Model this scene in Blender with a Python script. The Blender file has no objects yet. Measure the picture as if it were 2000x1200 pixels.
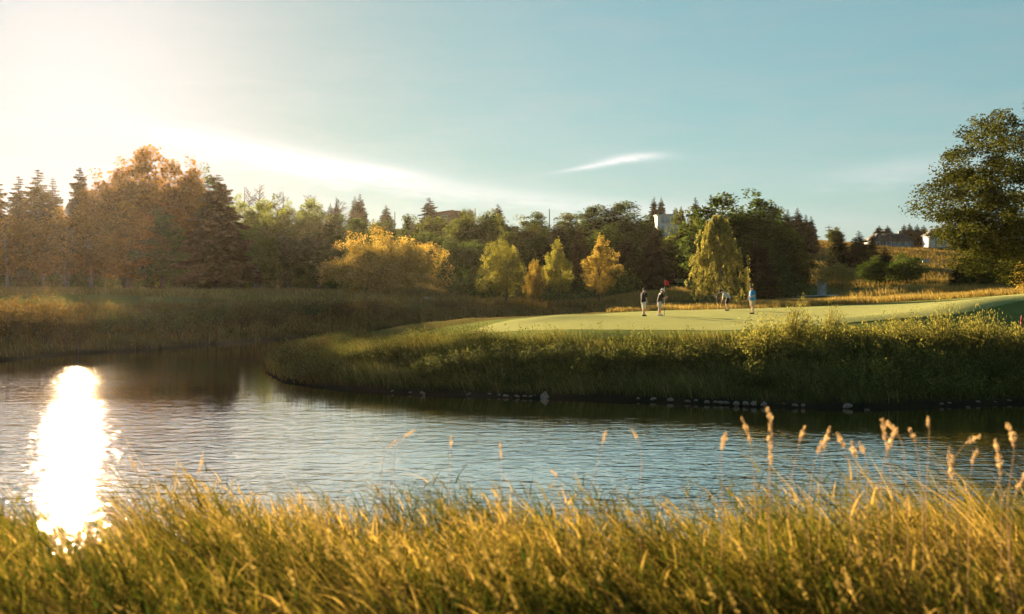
import bpy, bmesh, math, random
import numpy as np
from math import radians as R, sin, cos, pi

S = bpy.context.scene
COL = S.collection
# ------------------------------------------------------------------ camera
FPX, CX, HY, CAMZ = 1944.4, 1000.0, 540.0, 4.9      # photo pixels (2000 x 1200); eye 4.9 m over the water
cd = bpy.data.cameras.new('camera')
cam = bpy.data.objects.new('camera', cd)
COL.objects.link(cam)
cam.location = (0, 0, CAMZ)
cam.rotation_euler = (R(90), 0, 0)
cd.lens, cd.sensor_width = 35.0, 36.0
cd.shift_y = -(600 - HY) / 2000.0
cd.clip_start, cd.clip_end = 0.1, 6000
cd.dof.use_dof = True
cd.dof.focus_distance = 62
cd.dof.aperture_fstop = 2.0
S.camera = cam

# ------------------------------------------------------------------ sky and sun
SUN_EL, SUN_AZ = 9.9, -23.7          # degrees; azimuth from +Y, negative = to the left
HAZE_DENSITY = 0.000036
AUREOLE = 2.1
world = bpy.data.worlds.new('World')
S.world = world
world.use_nodes = True
wt = world.node_tree
wt.nodes.clear()


class NT:
    """tiny helper for writing node maths"""
    def __init__(s, tree): s.t = tree
    def n(s, kind, **kw):
        nd = s.t.nodes.new(kind)
        for k, v in kw.items(): setattr(nd, k, v)
        return nd
    def put(s, sock, v):
        if hasattr(v, 'is_linked') or isinstance(v, bpy.types.NodeSocket): s.t.links.new(v, sock)
        else: sock.default_value = v
    def m(s, op, a, b=0.0, c=0.0, clamp=False):
        nd = s.n('ShaderNodeMath', operation=op, use_clamp=clamp)
        s.put(nd.inputs[0], a); s.put(nd.inputs[1], b); s.put(nd.inputs[2], c)
        return nd.outputs[0]
    def vm(s, op, a, b=(0, 0, 0)):
        nd = s.n('ShaderNodeVectorMath', operation=op)
        s.put(nd.inputs[0], a); s.put(nd.inputs[1], b)
        return nd.outputs[0]
    def mix(s, f, a, b, blend='MIX'):
        nd = s.n('ShaderNodeMix', data_type='RGBA', blend_type=blend)
        s.put(nd.inputs['Factor'], f); s.put(nd.inputs['A'], a); s.put(nd.inputs['B'], b)
        return nd.outputs['Result']
    def noise(s, vec, scale, detail=3.0, rough=0.5, dist=0.0):
        nd = s.n('ShaderNodeTexNoise')
        s.put(nd.inputs['Vector'], vec)
        nd.inputs['Scale'].default_value = scale
        nd.inputs['Detail'].default_value = detail
        nd.inputs['Roughness'].default_value = rough
        nd.inputs['Distortion'].default_value = dist
        return nd.outputs['Fac']
    def ramp(s, f, stops):
        nd = s.n('ShaderNodeValToRGB')
        cr = nd.color_ramp
        while len(cr.elements) < len(stops): cr.elements.new(0.5)
        for e, (p, c) in zip(cr.elements, stops):
            e.position = p
            e.color = c if isinstance(c, tuple) and len(c) == 4 else ((*c, 1) if isinstance(c, tuple) else (c, c, c, 1))
        s.put(nd.inputs[0], f)
        return nd.outputs[0]
    def xyz(s, x, y, z):
        nd = s.n('ShaderNodeCombineXYZ')
        for i, v in enumerate((x, y, z)): s.put(nd.inputs[i], v)
        return nd.outputs[0]
    def sep(s, v):
        nd = s.n('ShaderNodeSeparateXYZ'); s.put(nd.inputs[0], v)
        return nd.outputs


W = NT(wt)
sky = W.n('ShaderNodeTexSky', sky_type='NISHITA', sun_disc=False)
sky.sun_elevation = R(SUN_EL)
sky.sun_rotation = R(SUN_AZ)
sky.air_density, sky.dust_density, sky.ozone_density = 1.0, 0.6, 2.5
sky.altitude = 1000
tc = W.n('ShaderNodeTexCoord')
dx, dy, dz = W.sep(tc.outputs['Generated'])
hor = W.m('SQRT', W.m('ADD', W.m('MULTIPLY', dx, dx), W.m('MULTIPLY', dy, dy)))
el = W.m('MULTIPLY', W.m('ARCTAN2', dz, hor), 180 / pi)           # degrees
az = W.m('MULTIPLY', W.m('ARCTAN2', dx, dy), 180 / pi)
cv = W.xyz(W.m('MULTIPLY', az, 0.10), W.m('MULTIPLY', el, 0.55), 0.0)
streak = W.noise(cv, 1.5, 6, 0.6, 0.6)
cv2 = W.xyz(W.m('MULTIPLY', az, 0.35), W.m('ADD', W.m('MULTIPLY', el, 1.6), W.m('MULTIPLY', az, 0.12)), 3.0)
fine = W.noise(cv2, 1.3, 7, 0.62, 0.4)


def band(a0, e0, slope, aw, eh, curve=0.0):
    """soft elongated patch of sky centred on (a0, e0) degrees"""
    da = W.m('SUBTRACT', az, a0)
    de = W.m('SUBTRACT', W.m('SUBTRACT', el, e0), W.m('ADD', W.m('MULTIPLY', da, slope), W.m('MULTIPLY', W.m('MULTIPLY', da, da), curve)))
    de = W.m('ADD', de, W.m('MULTIPLY', W.m('SUBTRACT', fine, 0.5), eh * 1.5))
    q = W.m('ADD', W.m('POWER', W.m('ABSOLUTE', W.m('DIVIDE', da, aw)), 2.0), W.m('POWER', W.m('ABSOLUTE', W.m('DIVIDE', de, eh)), 2.0))
    return W.m('EXPONENT', W.m('MULTIPLY', q, -1.0))


def add(*a):
    r = a[0]
    for b in a[1:]: r = W.m('ADD', r, b)
    return r


plume = add(W.m('MULTIPLY', band(-13.5, 6.6, -0.16, 6.0, 0.75, 0.006), 1.0),
            W.m('MULTIPLY', band(-8.2, 5.95, -0.10, 3.2, 0.35), 0.9),
            W.m('MULTIPLY', band(-3.0, 4.9, -0.10, 9.0, 0.55), 0.55),
            W.m('MULTIPLY', band(6.8, 6.75, 0.10, 1.9, 0.22, -0.03), 1.1),
            W.m('MULTIPLY', band(4.6, 6.3, 0.17, 1.9, 0.12), 0.8),
            W.m('MULTIPLY', band(21.0, 5.6, 0.12, 4.0, 0.7), 0.3),
            W.m('MULTIPLY', band(9.0, 3.6, -0.05, 8.0, 0.6), 0.3))
cloud = W.m('MULTIPLY', plume, W.ramp(fine, [(0.25, 0.35), (0.7, 1.0)]), clamp=True)
veil = W.m('MULTIPLY', W.ramp(streak, [(0.4, 0.0), (0.75, 1.0)]), W.ramp(W.m('MULTIPLY', el, 1 / 40.0), [(0.0, 0.30), (1.0, 0.0)]))
SKY_TINT = (0.565, 0.835, 0.74, 1)
gm = W.n('ShaderNodeGamma'); wt.links.new(sky.outputs[0], gm.inputs[0]); gm.inputs[1].default_value = 0.55     # film-like roll-off towards the sun
tint = W.mix(1.0, gm.outputs[0], SKY_TINT, 'MULTIPLY')
sv_ = (sin(R(SUN_AZ)) * cos(R(SUN_EL)), cos(R(SUN_AZ)) * cos(R(SUN_EL)), sin(R(SUN_EL)))
dn = W.n('ShaderNodeVectorMath', operation='DOT_PRODUCT')
W.put(dn.inputs[0], tc.outputs['Generated']); dn.inputs[1].default_value = sv_
ang = W.m('MULTIPLY', W.m('ARCCOSINE', W.m('MINIMUM', dn.outputs['Value'], 1.0)), 180 / pi)
lum = W.n('ShaderNodeRGBToBW'); W.put(lum.inputs[0], tint)


def grey(v, k=(1.02, 1.0, 0.99)):
    cc = W.n('ShaderNodeCombineColor')
    for i in range(3): W.put(cc.inputs[i], W.m('MULTIPLY', v, k[i]))
    return cc.outputs[0]


low = W.m('MULTIPLY', W.m('EXPONENT', W.m('MULTIPLY', W.m('MAXIMUM', el, 0.0), -1 / 7.0)), 0.75)     # milky air near the horizon
sk = W.mix(low, tint, grey(W.m('MULTIPLY', lum.outputs[0], 0.82), (0.96, 1.03, 1.01)))
# the pale aureole round the sun in thin high cloud
aur2 = W.m('EXPONENT', W.m('MULTIPLY', W.m('POWER', W.m('DIVIDE', ang, 19.0), 1.6), -1.0))
sk = W.mix(W.m('MULTIPLY', aur2, 0.7), sk, grey(AUREOLE * 0.6, (1.0, 0.995, 0.98)))
aur = W.m('EXPONENT', W.m('MULTIPLY', W.m('POWER', W.m('DIVIDE', ang, 9.0), 2.2), -1.0))
sk = W.mix(W.m('MULTIPLY', aur, 0.97), sk, grey(AUREOLE * 1.25, (1.0, 1.0, 1.0)))
sk = W.mix(W.m('MULTIPLY', cloud, 0.95), sk, grey(W.m('ADD', W.m('MULTIPLY', lum.outputs[0], 0.5), 2.3)))
sk = W.mix(veil, sk, grey(W.m('ADD', W.m('MULTIPLY', lum.outputs[0], 0.9), 0.4)))
bg = W.n('ShaderNodeBackground')
wt.links.new(sk, bg.inputs[0])
bg.inputs[1].default_value = 0.05
wo = W.n('ShaderNodeOutputWorld')
wt.links.new(bg.outputs[0], wo.inputs[0])

sl = bpy.data.lights.new('sun', 'SUN')
sl.energy, sl.angle, sl.color = 5.0, R(0.53), (1.0, 0.73, 0.42)
sun = bpy.data.objects.new('sun', sl)
COL.objects.link(sun)
from mathutils import Vector, Matrix, noise as mnoise
sdir = Vector((sin(R(SUN_AZ)) * cos(R(SUN_EL)), cos(R(SUN_AZ)) * cos(R(SUN_EL)), sin(R(SUN_EL))))
sun.rotation_euler = sdir.to_track_quat('Z', 'Y').to_euler()
sun.location = (-60, 130, 60)

vs = S.view_settings
vs.view_transform, vs.look, vs.gamma, vs.use_curve_mapping = 'Standard', 'None', 1.0, False
vs.exposure = 2.70
cy = S.cycles
cy.use_denoising = True
cy.max_bounces, cy.diffuse_bounces, cy.glossy_bounces, cy.transmission_bounces = 6, 3, 3, 3
cy.volume_bounces, cy.transparent_max_bounces = 0, 6
cy.sample_clamp_indirect = 6.0
cy.caustics_reflective = cy.caustics_refractive = False
cy.use_adaptive_sampling = True

# ------------------------------------------------------------------ helpers
def rng(seed): return np.random.default_rng(seed)


def link(o, parent=None):
    COL.objects.link(o)
    if parent is not None: o.parent = parent
    return o


def tag(o, label=None, cat=None, group=None, kind=None):
    if label: o['label'] = label
    if cat: o['category'] = cat
    if group: o['group'] = group
    if kind: o['kind'] = kind
    return o


def empty(name, loc=(0, 0, 0), rz=0.0, sc=(1, 1, 1)):
    o = bpy.data.objects.new(name, None)
    o.empty_display_size = 0.3
    o.location, o.rotation_euler, o.scale = loc, (0, 0, rz), sc
    return link(o)


class MB:
    """collects vertices and faces (with one float 'tint' per vertex)"""
    def __init__(s): s.v, s.f, s.t, s.mi, s.n = [], [], [], [], 0
    def raw(s, V, F, T=None, mi=0):
        V = np.asarray(V, float).reshape(-1, 3)
        F = np.asarray(F, int)
        s.v.append(V); s.f.append(F + s.n)
        s.t.append(np.full(len(V), 0.5) if T is None else np.asarray(T, float))
        s.mi.append(np.full(len(F), mi, int)); s.n += len(V)
        return s
    def box(s, c, d, rz=0.0, taper=1.0, mi=0):
        x, y, z = d[0] / 2, d[1] / 2, d[2] / 2
        V = np.array([(-x, -y, -z), (x, -y, -z), (x, y, -z), (-x, y, -z),
                      (-x * taper, -y * taper, z), (x * taper, -y * taper, z), (x * taper, y * taper, z), (-x * taper, y * taper, z)])
        ca, sa = cos(rz), sin(rz)
        V = V @ np.array([[ca, sa, 0], [-sa, ca, 0], [0, 0, 1]]) + np.array(c)
        return s.raw(V, [(0, 3, 2, 1), (4, 5, 6, 7), (0, 1, 5, 4), (1, 2, 6, 5), (2, 3, 7, 6), (3, 0, 4, 7)], mi=mi)
    def tube(s, pts, rad, k=7, cap=True, mi=0, T=None, flat=None):
        P = np.asarray(pts, float); n = len(P)
        r = np.asarray(rad, float) if np.ndim(rad) else np.full(n, float(rad))
        tg = np.gradient(P, axis=0); tg /= np.linalg.norm(tg, axis=1)[:, None] + 1e-9
        ref = np.array([0, 0, 1.0]) if abs(tg[:, 2]).mean() < 0.85 else np.array([1.0, 0, 0])
        U = np.cross(tg, ref); U /= np.linalg.norm(U, axis=1)[:, None] + 1e-9
        Wd = np.cross(tg, U)
        a = np.arange(k) * 2 * pi / k
        fy = 1.0 if flat is None else flat
        V = (P[:, None, :] + r[:, None, None] * (np.cos(a)[None, :, None] * U[:, None, :] + fy * np.sin(a)[None, :, None] * Wd[:, None, :])).reshape(-1, 3)
        F = [(i * k + j, i * k + (j + 1) % k, (i + 1) * k + (j + 1) % k, (i + 1) * k + j) for i in range(n - 1) for j in range(k)]
        if cap:
            V = np.vstack([V, P[0] - tg[0] * r[0] * .3, P[-1] + tg[-1] * r[-1] * .5])
            b, e = len(V) - 2, len(V) - 1
            F += [(b, (j + 1) % k, j, j) for j in range(k)]
            F += [(e, (n - 1) * k + j, (n - 1) * k + (j + 1) % k, (n - 1) * k + (j + 1) % k) for j in range(k)]
        return s.raw(V, F, None if T is None else np.full(len(V), T), mi=mi)
    def build(s, name, mat, parent=None, smooth=False, data_only=False):
        V = np.vstack(s.v) if s.v else np.zeros((0, 3))
        me = bpy.data.meshes.new(name)
        F = np.vstack(s.f)
        mi = np.concatenate(s.mi)
        tri = F[:, 2] == F[:, 3]
        tot = np.where(tri, 3, 4)
        loops = F[np.arange(4)[None, :] < tot[:, None]]
        me.vertices.add(len(V)); me.vertices.foreach_set('co', V.astype(np.float32).ravel())
        me.loops.add(len(loops)); me.loops.foreach_set('vertex_index', loops.astype(np.int32))
        st = np.concatenate([[0], np.cumsum(tot)[:-1]])
        me.polygons.add(len(F)); me.polygons.foreach_set('loop_start', st.astype(np.int32))
        me.polygons.foreach_set('loop_total', tot.astype(np.int32))
        if smooth: me.polygons.foreach_set('use_smooth', np.ones(len(F), bool))
        mats = mat if isinstance(mat, (list, tuple)) else [mat]
        for m in mats: me.materials.append(m)
        if len(mats) > 1: me.polygons.foreach_set('material_index', mi.astype(np.int32))
        me.update(calc_edges=True)
        at = me.attributes.new('tint', 'FLOAT', 'POINT')
        at.data.foreach_set('value', np.concatenate(s.t).astype(np.float32))
        if data_only: return me
        return link(bpy.data.objects.new(name, me), parent)


# ------------------------------------------------------------------ materials
def mat_base(name):
    m = bpy.data.materials.new(name); m.use_nodes = True
    m.node_tree.nodes.clear()
    return m, NT(m.node_tree)


def out(N, shader):
    o = N.n('ShaderNodeOutputMaterial'); N.t.links.new(shader, o.inputs[0])


def plain(name, col, rough=0.7, var=0.15, scale=6.0, bump=0.0, metal=0.0, spec=0.3):
    m, N = mat_base(name)
    tcx = N.n('ShaderNodeTexCoord').outputs['Object']
    f = N.noise(tcx, scale, 5, 0.6)
    dark = tuple(c * (1 - var) for c in col) + (1,)
    lite = tuple(min(1, c * (1 + var)) for c in col) + (1,)
    c = N.ramp(f, [(0.3, dark), (0.7, lite)])
    b = N.n('ShaderNodeBsdfPrincipled')
    N.put(b.inputs['Base Color'], c)
    b.inputs['Roughness'].default_value = rough; b.inputs['Metallic'].default_value = metal
    b.inputs['Specular IOR Level'].default_value = spec
    if bump:
        bp = N.n('ShaderNodeBump'); bp.inputs['Strength'].default_value = bump; bp.inputs['Distance'].default_value = 0.05
        N.put(bp.inputs['Height'], f); N.put(b.inputs['Normal'], bp.outputs[0])
    out(N, b.outputs[0])
    return m


def leaf_mat(name, c0, c1, trans=0.45, hue=0.12, c2=None):
    tt = (1.18, 1.18, 0.72, 1) if c2 is None else (1.24, 1.18, 0.74, 1)      # light through a leaf: yellow-green; through dry blades: straw
    """leaf: diffuse + translucent, colour from the per-leaf tint"""
    m, N = mat_base(name)
    a = N.n('ShaderNodeAttribute', attribute_name='tint').outputs['Fac']
    oi = N.n('ShaderNodeObjectInfo').outputs['Random']
    stops = [(0.1, c0), (0.9, c1)] if c2 is None else [(0.05, c0), (0.6, c1), (0.95, c2)]
    c = N.ramp(a, stops)
    k = N.m('ADD', 1.0 - hue, N.m('MULTIPLY', oi, 2 * hue))
    c = N.mix(1.0, c, N.xyz(k, k, k), 'MULTIPLY')
    d = N.n('ShaderNodeBsdfDiffuse'); N.put(d.inputs[0], c)
    t = N.n('ShaderNodeBsdfTranslucent')
    N.put(t.inputs[0], N.mix(1.0, c, tt, 'MULTIPLY'))
    mx = N.n('ShaderNodeMixShader'); mx.inputs[0].default_value = trans
    N.t.links.new(d.outputs[0], mx.inputs[1]); N.t.links.new(t.outputs[0], mx.inputs[2])
    out(N, mx.outputs[0])
    return m


def ground_mat(name, stops, scale, stops2=None, bump=0.5, fine=30.0, trans=0.0, mud_shade=False):
    m, N = mat_base(name)
    pos = N.n('ShaderNodeNewGeometry').outputs['Position']
    f = N.noise(pos, scale, 6, 0.65, 0.3)
    g = N.noise(pos, fine, 3, 0.6)
    c = N.ramp(N.m('ADD', N.m('MULTIPLY', f, 0.7), N.m('MULTIPLY', g, 0.3)), stops)
    if stops2:
        h = N.noise(pos, scale * 0.15, 4, 0.55)
        c = N.mix(N.ramp(h, [(0.42, 0.0), (0.58, 1.0)]), c, N.ramp(g, stops2))
    if mud_shade:  # wet mud by the waterline, with the bank's shade painted into its dark colour
        c = N.mix(N.ramp(N.m('ADD', N.sep(pos)[2], N.m('MULTIPLY', f, 0.5)), [(0.35, 0.0), (0.95, 1.0)]), (0.022, 0.018, 0.012, 1), c)
    d = N.n('ShaderNodeBsdfDiffuse'); N.put(d.inputs[0], c)
    bp = N.n('ShaderNodeBump'); bp.inputs['Strength'].default_value = bump; bp.inputs['Distance'].default_value = 0.12
    N.put(bp.inputs['Height'], N.m('ADD', g, f)); N.put(d.inputs['Normal'], bp.outputs[0])
    sh = d.outputs[0]
    if trans:       # upright blades catch low light on their sides: a fine blade relief
        bl = N.n('ShaderNodeTexNoise'); bl.inputs['Scale'].default_value = 90.0; bl.inputs['Detail'].default_value = 1.0
        N.put(bl.inputs['Vector'], pos)
        b2 = N.n('ShaderNodeBump'); b2.inputs['Strength'].default_value = trans; b2.inputs['Distance'].default_value = 0.03
        N.put(b2.inputs['Height'], bl.outputs['Fac']); N.put(b2.inputs['Normal'], bp.outputs[0])
        N.put(d.inputs['Normal'], b2.outputs[0])
    out(N, sh)
    return m


M = {}
M['ground'] = ground_mat('ground_rough', [(0.3, (0.07, 0.055, 0.02)), (0.5, (0.15, 0.105, 0.035)), (0.7, (0.26, 0.18, 0.065))], 0.35,
                         [(0.3, (0.05, 0.055, 0.018)), (0.7, (0.14, 0.12, 0.04))], mud_shade=True)
M['green'] = ground_mat('putting_turf', [(0.3, (0.27, 0.29, 0.11)), (0.7, (0.33, 0.335, 0.135))], 0.5, bump=0.03, fine=40, trans=1.0)
M['fringe'] = ground_mat('fringe_turf', [(0.3, (0.11, 0.145, 0.04)), (0.7, (0.19, 0.21, 0.07))], 0.8, bump=0.18, fine=25, trans=1.0)
M['fairway'] = ground_mat('fairway_turf', [(0.3, (0.075, 0.09, 0.03)), (0.7, (0.13, 0.145, 0.05))], 0.3, bump=0.2, fine=14, trans=1.0)
M['path'] = plain('path_gravel', (0.36, 0.33, 0.28), 0.9, 0.15, 8)
M['bark'] = plain('bark', (0.075, 0.055, 0.038), 0.9, 0.35, 9, 0.6)
M['birch'] = plain('pale_bark', (0.20, 0.17, 0.13), 0.85, 0.3, 7, 0.3)
M['stone'] = plain('river_stone', (0.15, 0.125, 0.10), 0.8, 0.45, 3, 0.6)

M['orange'] = leaf_mat('leaves_amber_glow', (0.1, 0.055, 0.013), (0.3, 0.145, 0.03), 0.6)  # amber glow over the left wood, put into the leaf colour
M['olive'] = leaf_mat('leaves_olive', (0.032, 0.045, 0.012), (0.115, 0.13, 0.032), 0.45)
M['green_leaf'] = leaf_mat('leaves_green', (0.024, 0.042, 0.012), (0.08, 0.115, 0.03), 0.42)
M['poplar'] = leaf_mat('leaves_poplar', (0.07, 0.095, 0.02), (0.19, 0.22, 0.05), 0.55)
M['yellow'] = leaf_mat('leaves_yellow', (0.16, 0.115, 0.03), (0.42, 0.3, 0.09), 0.5)
M['yellow_green'] = leaf_mat('leaves_yellow_green', (0.1, 0.1, 0.022), (0.3, 0.28, 0.07), 0.5)
M['needles'] = leaf_mat('needles', (0.018, 0.024, 0.012), (0.045, 0.045, 0.02), 0.2)
M['needles_brown_glow'] = leaf_mat('needles_brown_glow', (0.045, 0.03, 0.013), (0.12, 0.075, 0.03), 0.3)  # brown needles; the left wood's amber glow is also in this colour
M['weep'] = leaf_mat('leaves_weeping', (0.1, 0.095, 0.03), (0.29, 0.26, 0.09), 0.45)
M['oak'] = leaf_mat('leaves_near_tree', (0.016, 0.021, 0.006), (0.075, 0.078, 0.02), 0.34)
M['shrub'] = leaf_mat('leaves_shrub', (0.05, 0.062, 0.02), (0.16, 0.16, 0.055), 0.42)
M['shrub_lit'] = leaf_mat('leaves_willow_lit', (0.09, 0.095, 0.03), (0.27, 0.24, 0.075), 0.45)  # brighter copy of the shrub leaves, sunlight put into the colour
M['shrub_brown'] = leaf_mat('leaves_rust', (0.06, 0.04, 0.016), (0.17, 0.11, 0.04), 0.4)
M['pink_gold'] = leaf_mat('leaves_pale_gold', (0.25, 0.16, 0.05), (0.50, 0.34, 0.13), 0.4)
M['fore'] = leaf_mat('foreground_blades', (0.024, 0.04, 0.008), (0.14, 0.115, 0.022), 0.42, 0.0, (0.42, 0.29, 0.105))
M['seed'] = leaf_mat('seed_heads', (0.42, 0.29, 0.2), (0.66, 0.48, 0.36), 0.4, 0.05)
M['bank'] = leaf_mat('bank_blades', (0.045, 0.06, 0.018), (0.115, 0.125, 0.038), 0.42, 0.0, (0.33, 0.27, 0.12))
M['bank_far'] = leaf_mat('far_bank_blades', (0.06, 0.05, 0.018), (0.14, 0.10, 0.035), 0.4, 0.0, (0.25, 0.17, 0.06))
M['dry'] = leaf_mat('dry_blades', (0.12, 0.095, 0.032), (0.26, 0.195, 0.075), 0.42, 0.0, (0.40, 0.30, 0.135))


def make_water():
    m, N = mat_base('river_water')
    pos = N.n('ShaderNodeNewGeometry').outputs['Position']
    x, y, z = N.sep(pos)
    a = N.noise(N.xyz(N.m('MULTIPLY', x, 0.75), N.m('MULTIPLY', y, 2.1), 0.0), 1.0, 3, 0.55, 0.5)
    b = N.noise(N.xyz(N.m('MULTIPLY', N.m('ADD', x, N.m('MULTIPLY', y, 0.25)), 2.4), N.m('MULTIPLY', y, 5.0), 4.0), 1.0, 2, 0.5, 0.3)
    calm = N.n('ShaderNodeAttribute', attribute_name='tint').outputs['Fac']      # sheltered water by the bank is smoother
    patch = N.ramp(N.noise(N.xyz(N.m('MULTIPLY', x, 0.05), N.m('MULTIPLY', y, 0.09), 9.0), 1.0, 3, 0.5), [(0.33, 0.30), (0.66, 1.15)])
    h = N.m('MULTIPLY', N.m('ADD', N.m('MULTIPLY', a, 1.0), N.m('MULTIPLY', b, 0.55)), N.m('MULTIPLY', patch, calm))
    bp = N.n('ShaderNodeBump'); bp.inputs['Strength'].default_value = 1.0; bp.inputs['Distance'].default_value = 0.075
    N.put(bp.inputs['Height'], h)
    d = N.n('ShaderNodeBsdfDiffuse'); d.inputs[0].default_value = (0.010, 0.010, 0.007, 1)
    g = N.n('ShaderNodeBsdfGlossy'); g.inputs[0].default_value = (1.0, 0.925, 0.85, 1); g.inputs['Roughness'].default_value = 0.03
    fr = N.n('ShaderNodeFresnel'); fr.inputs[0].default_value = 1.33
    N.put(fr.inputs['Normal'], bp.outputs[0]); N.put(g.inputs['Normal'], bp.outputs[0])
    mx = N.n('ShaderNodeMixShader'); N.put(mx.inputs[0], N.m('MULTIPLY', fr.outputs[0], 6.0, clamp=True))
    N.t.links.new(d.outputs[0], mx.inputs[1]); N.t.links.new(g.outputs[0], mx.inputs[2])
    out(N, mx.outputs[0])
    return m


M['water'] = make_water()

# ------------------------------------------------------------------ terrain
WATER = np.array([(-260, 30), (-120, 40), (-60, 49), (-42, 53.5), (-29.7, 57.7), (-27.8, 63), (-24, 66.6), (-21.8, 70.6), (-19, 75), (-15, 83),
                  (-9.5, 92.5), (-5, 99), (2, 103), (8, 103), (11, 99), (8, 92), (1, 87), (-6, 82), (-12, 75), (-15.2, 67), (-14.6, 58),
                  (-12.4, 50), (-10.6, 45.8), (-7.7, 43), (-4.9, 41.4), (0, 40), (4, 39.2), (9.5, 37.2), (13.2, 36.6), (19.6, 38.1),
                  (30, 40), (60, 41), (140, 36), (260, 30), (260, 6), (60, 9.5), (20, 13), (5, 13.4), (-5, 13.2), (-20, 12.6), (-60, 9), (-260, 4)], float)


def poly_dist(x, y, poly):
    x = np.asarray(x, float); y = np.asarray(y, float)
    d2 = np.full(x.shape, 1e18); inside = np.zeros(x.shape, bool)
    n = len(poly)
    for i in range(n):
        ax, ay = poly[i]; bx, by = poly[(i + 1) % n]
        ex, ey = bx - ax, by - ay
        t = np.clip(((x - ax) * ex + (y - ay) * ey) / (ex * ex + ey * ey), 0, 1)
        d2 = np.minimum(d2, (x - ax - t * ex) ** 2 + (y - ay - t * ey) ** 2)
        c = ((ay > y) != (by > y)) & (x < (bx - ax) * (y - ay) / (by - ay + 1e-12) + ax)
        inside ^= c
    d = np.sqrt(d2)
    return np.where(inside, -d, d)


def P3(px, py, d):
    return np.array([(px - CX) / FPX * d, d, CAMZ + (HY - py) / FPX * d])


CTRL = [(0, 592, 70), (0, 562, 150), (-300, 560, 150), (-300, 590, 80), (400, 566, 150), (400, 592, 80), (200, 577, 105), (600, 576, 112), (700, 573, 128),
        (700, 600, 97), (850, 592, 108), (950, 592, 116), (1000, 592, 112), (1170, 603, 112), (1100, 595, 116), (1215, 588, 112),
        (1290, 573, 113), (1340, 576, 113), (1328, 586, 136), (1300, 605, 92), (1400, 600, 95), (1500, 587, 112), (1500, 578, 135), (1560, 578, 130),
        (1650, 577, 118), (1700, 576, 105), (1800, 581, 90), (1900, 570, 95), (1700, 561, 140), (1900, 558, 130),
        (1300, 556, 160), (1290, 525, 185), (1290, 502, 210), (1600, 550, 160), (1600, 512, 220), (1600, 472, 300), (1750, 486, 310), (1850, 483, 310),
        (1750, 550, 170), (1850, 540, 185), (2000, 550, 150), (2200, 540, 160), (2200, 480, 310), (1000, 490, 220), (870, 446, 330), (1300, 458, 300),
        (700, 462, 300), (1000, 460, 320), (450, 480, 300), (0, 520, 300), (-400, 520, 300), (700, 558, 155), (1000, 560, 150), (1170, 560, 150),
        (1450, 560, 150),
        (1200, 641, 50), (1500, 639, 50), (1300, 621, 62), (1300, 608, 76), (1150, 620, 68), (1500, 604, 76), (1700, 601, 70), (1700, 627, 50),
        (1050, 650, 49), (1085, 618, 63), (1000, 628, 63), (920, 645, 60), (850, 660, 58), (700, 674, 60), (600, 680, 57), (1000, 655, 47),
        (1900, 588, 60), (2000, 577, 56), (1950, 630, 48), (1850, 634, 47), (1800, 600, 62)]
cp = [P3(*c) for c in CTRL]
for q in [(-40, -15, 3.3), (0, -15, 3.3), (40, -15, 3.3), (-8, 4, 3.3), (0, 4, 3.2), (8, 4, 3.25), (-25, 5, 3.3), (25, 5, 3.3), (-8, 8, 2.9), (8, 8, 2.9), (0, 8, 2.8),
          (40, 55, 4.0), (45, 46, 3.8), (60, 70, 4.0), (-600, 700, 16), (0, 700, 24), (600, 700, 18), (-1500, 1500, 16), (1500, 1500, 18), (0, 1500, 22),
          (-60, 70, 3.2), (120, 100, 4.5)]:
    cp.append(np.array(q, float))
cp = np.array(cp)


def uv(x, y):
    yy = np.maximum(y, -18) + 30.0
    return np.stack([np.asarray(x) / yy * 2.0, np.log(yy) * 1.6], -1)


def _phi(r2): return 0.5 * r2 * np.log(r2 + 1e-9)


_c = uv(cp[:, 0], cp[:, 1])
_K = _phi(((_c[:, None] - _c[None]) ** 2).sum(-1)) + np.eye(len(_c)) * 0.004
_Pm = np.hstack([np.ones((len(_c), 1)), _c])
_A = np.block([[_K, _Pm], [_Pm.T, np.zeros((3, 3))]])
_w = np.linalg.solve(_A, np.concatenate([cp[:, 2], np.zeros(3)]))


def land(x, y):
    x = np.clip(np.asarray(x, float), -2200, 2200); y = np.asarray(y, float)
    q = uv(x, y); sh = q.shape[:-1]; q = q.reshape(-1, 2)
    o = np.empty(len(q))
    for i in range(0, len(q), 20000):
        b = q[i:i + 20000]
        o[i:i + 20000] = _phi(((b[:, None] - _c[None]) ** 2).sum(-1)) @ _w[:-3] + _w[-3] + b @ _w[-2:]
    z = o.reshape(sh)
    far = np.clip((y - 330) / 300, 0, 1)
    return np.clip(z, 0.4, 25) * (1 - far) + far * np.clip(z, 14, 25)


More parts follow.
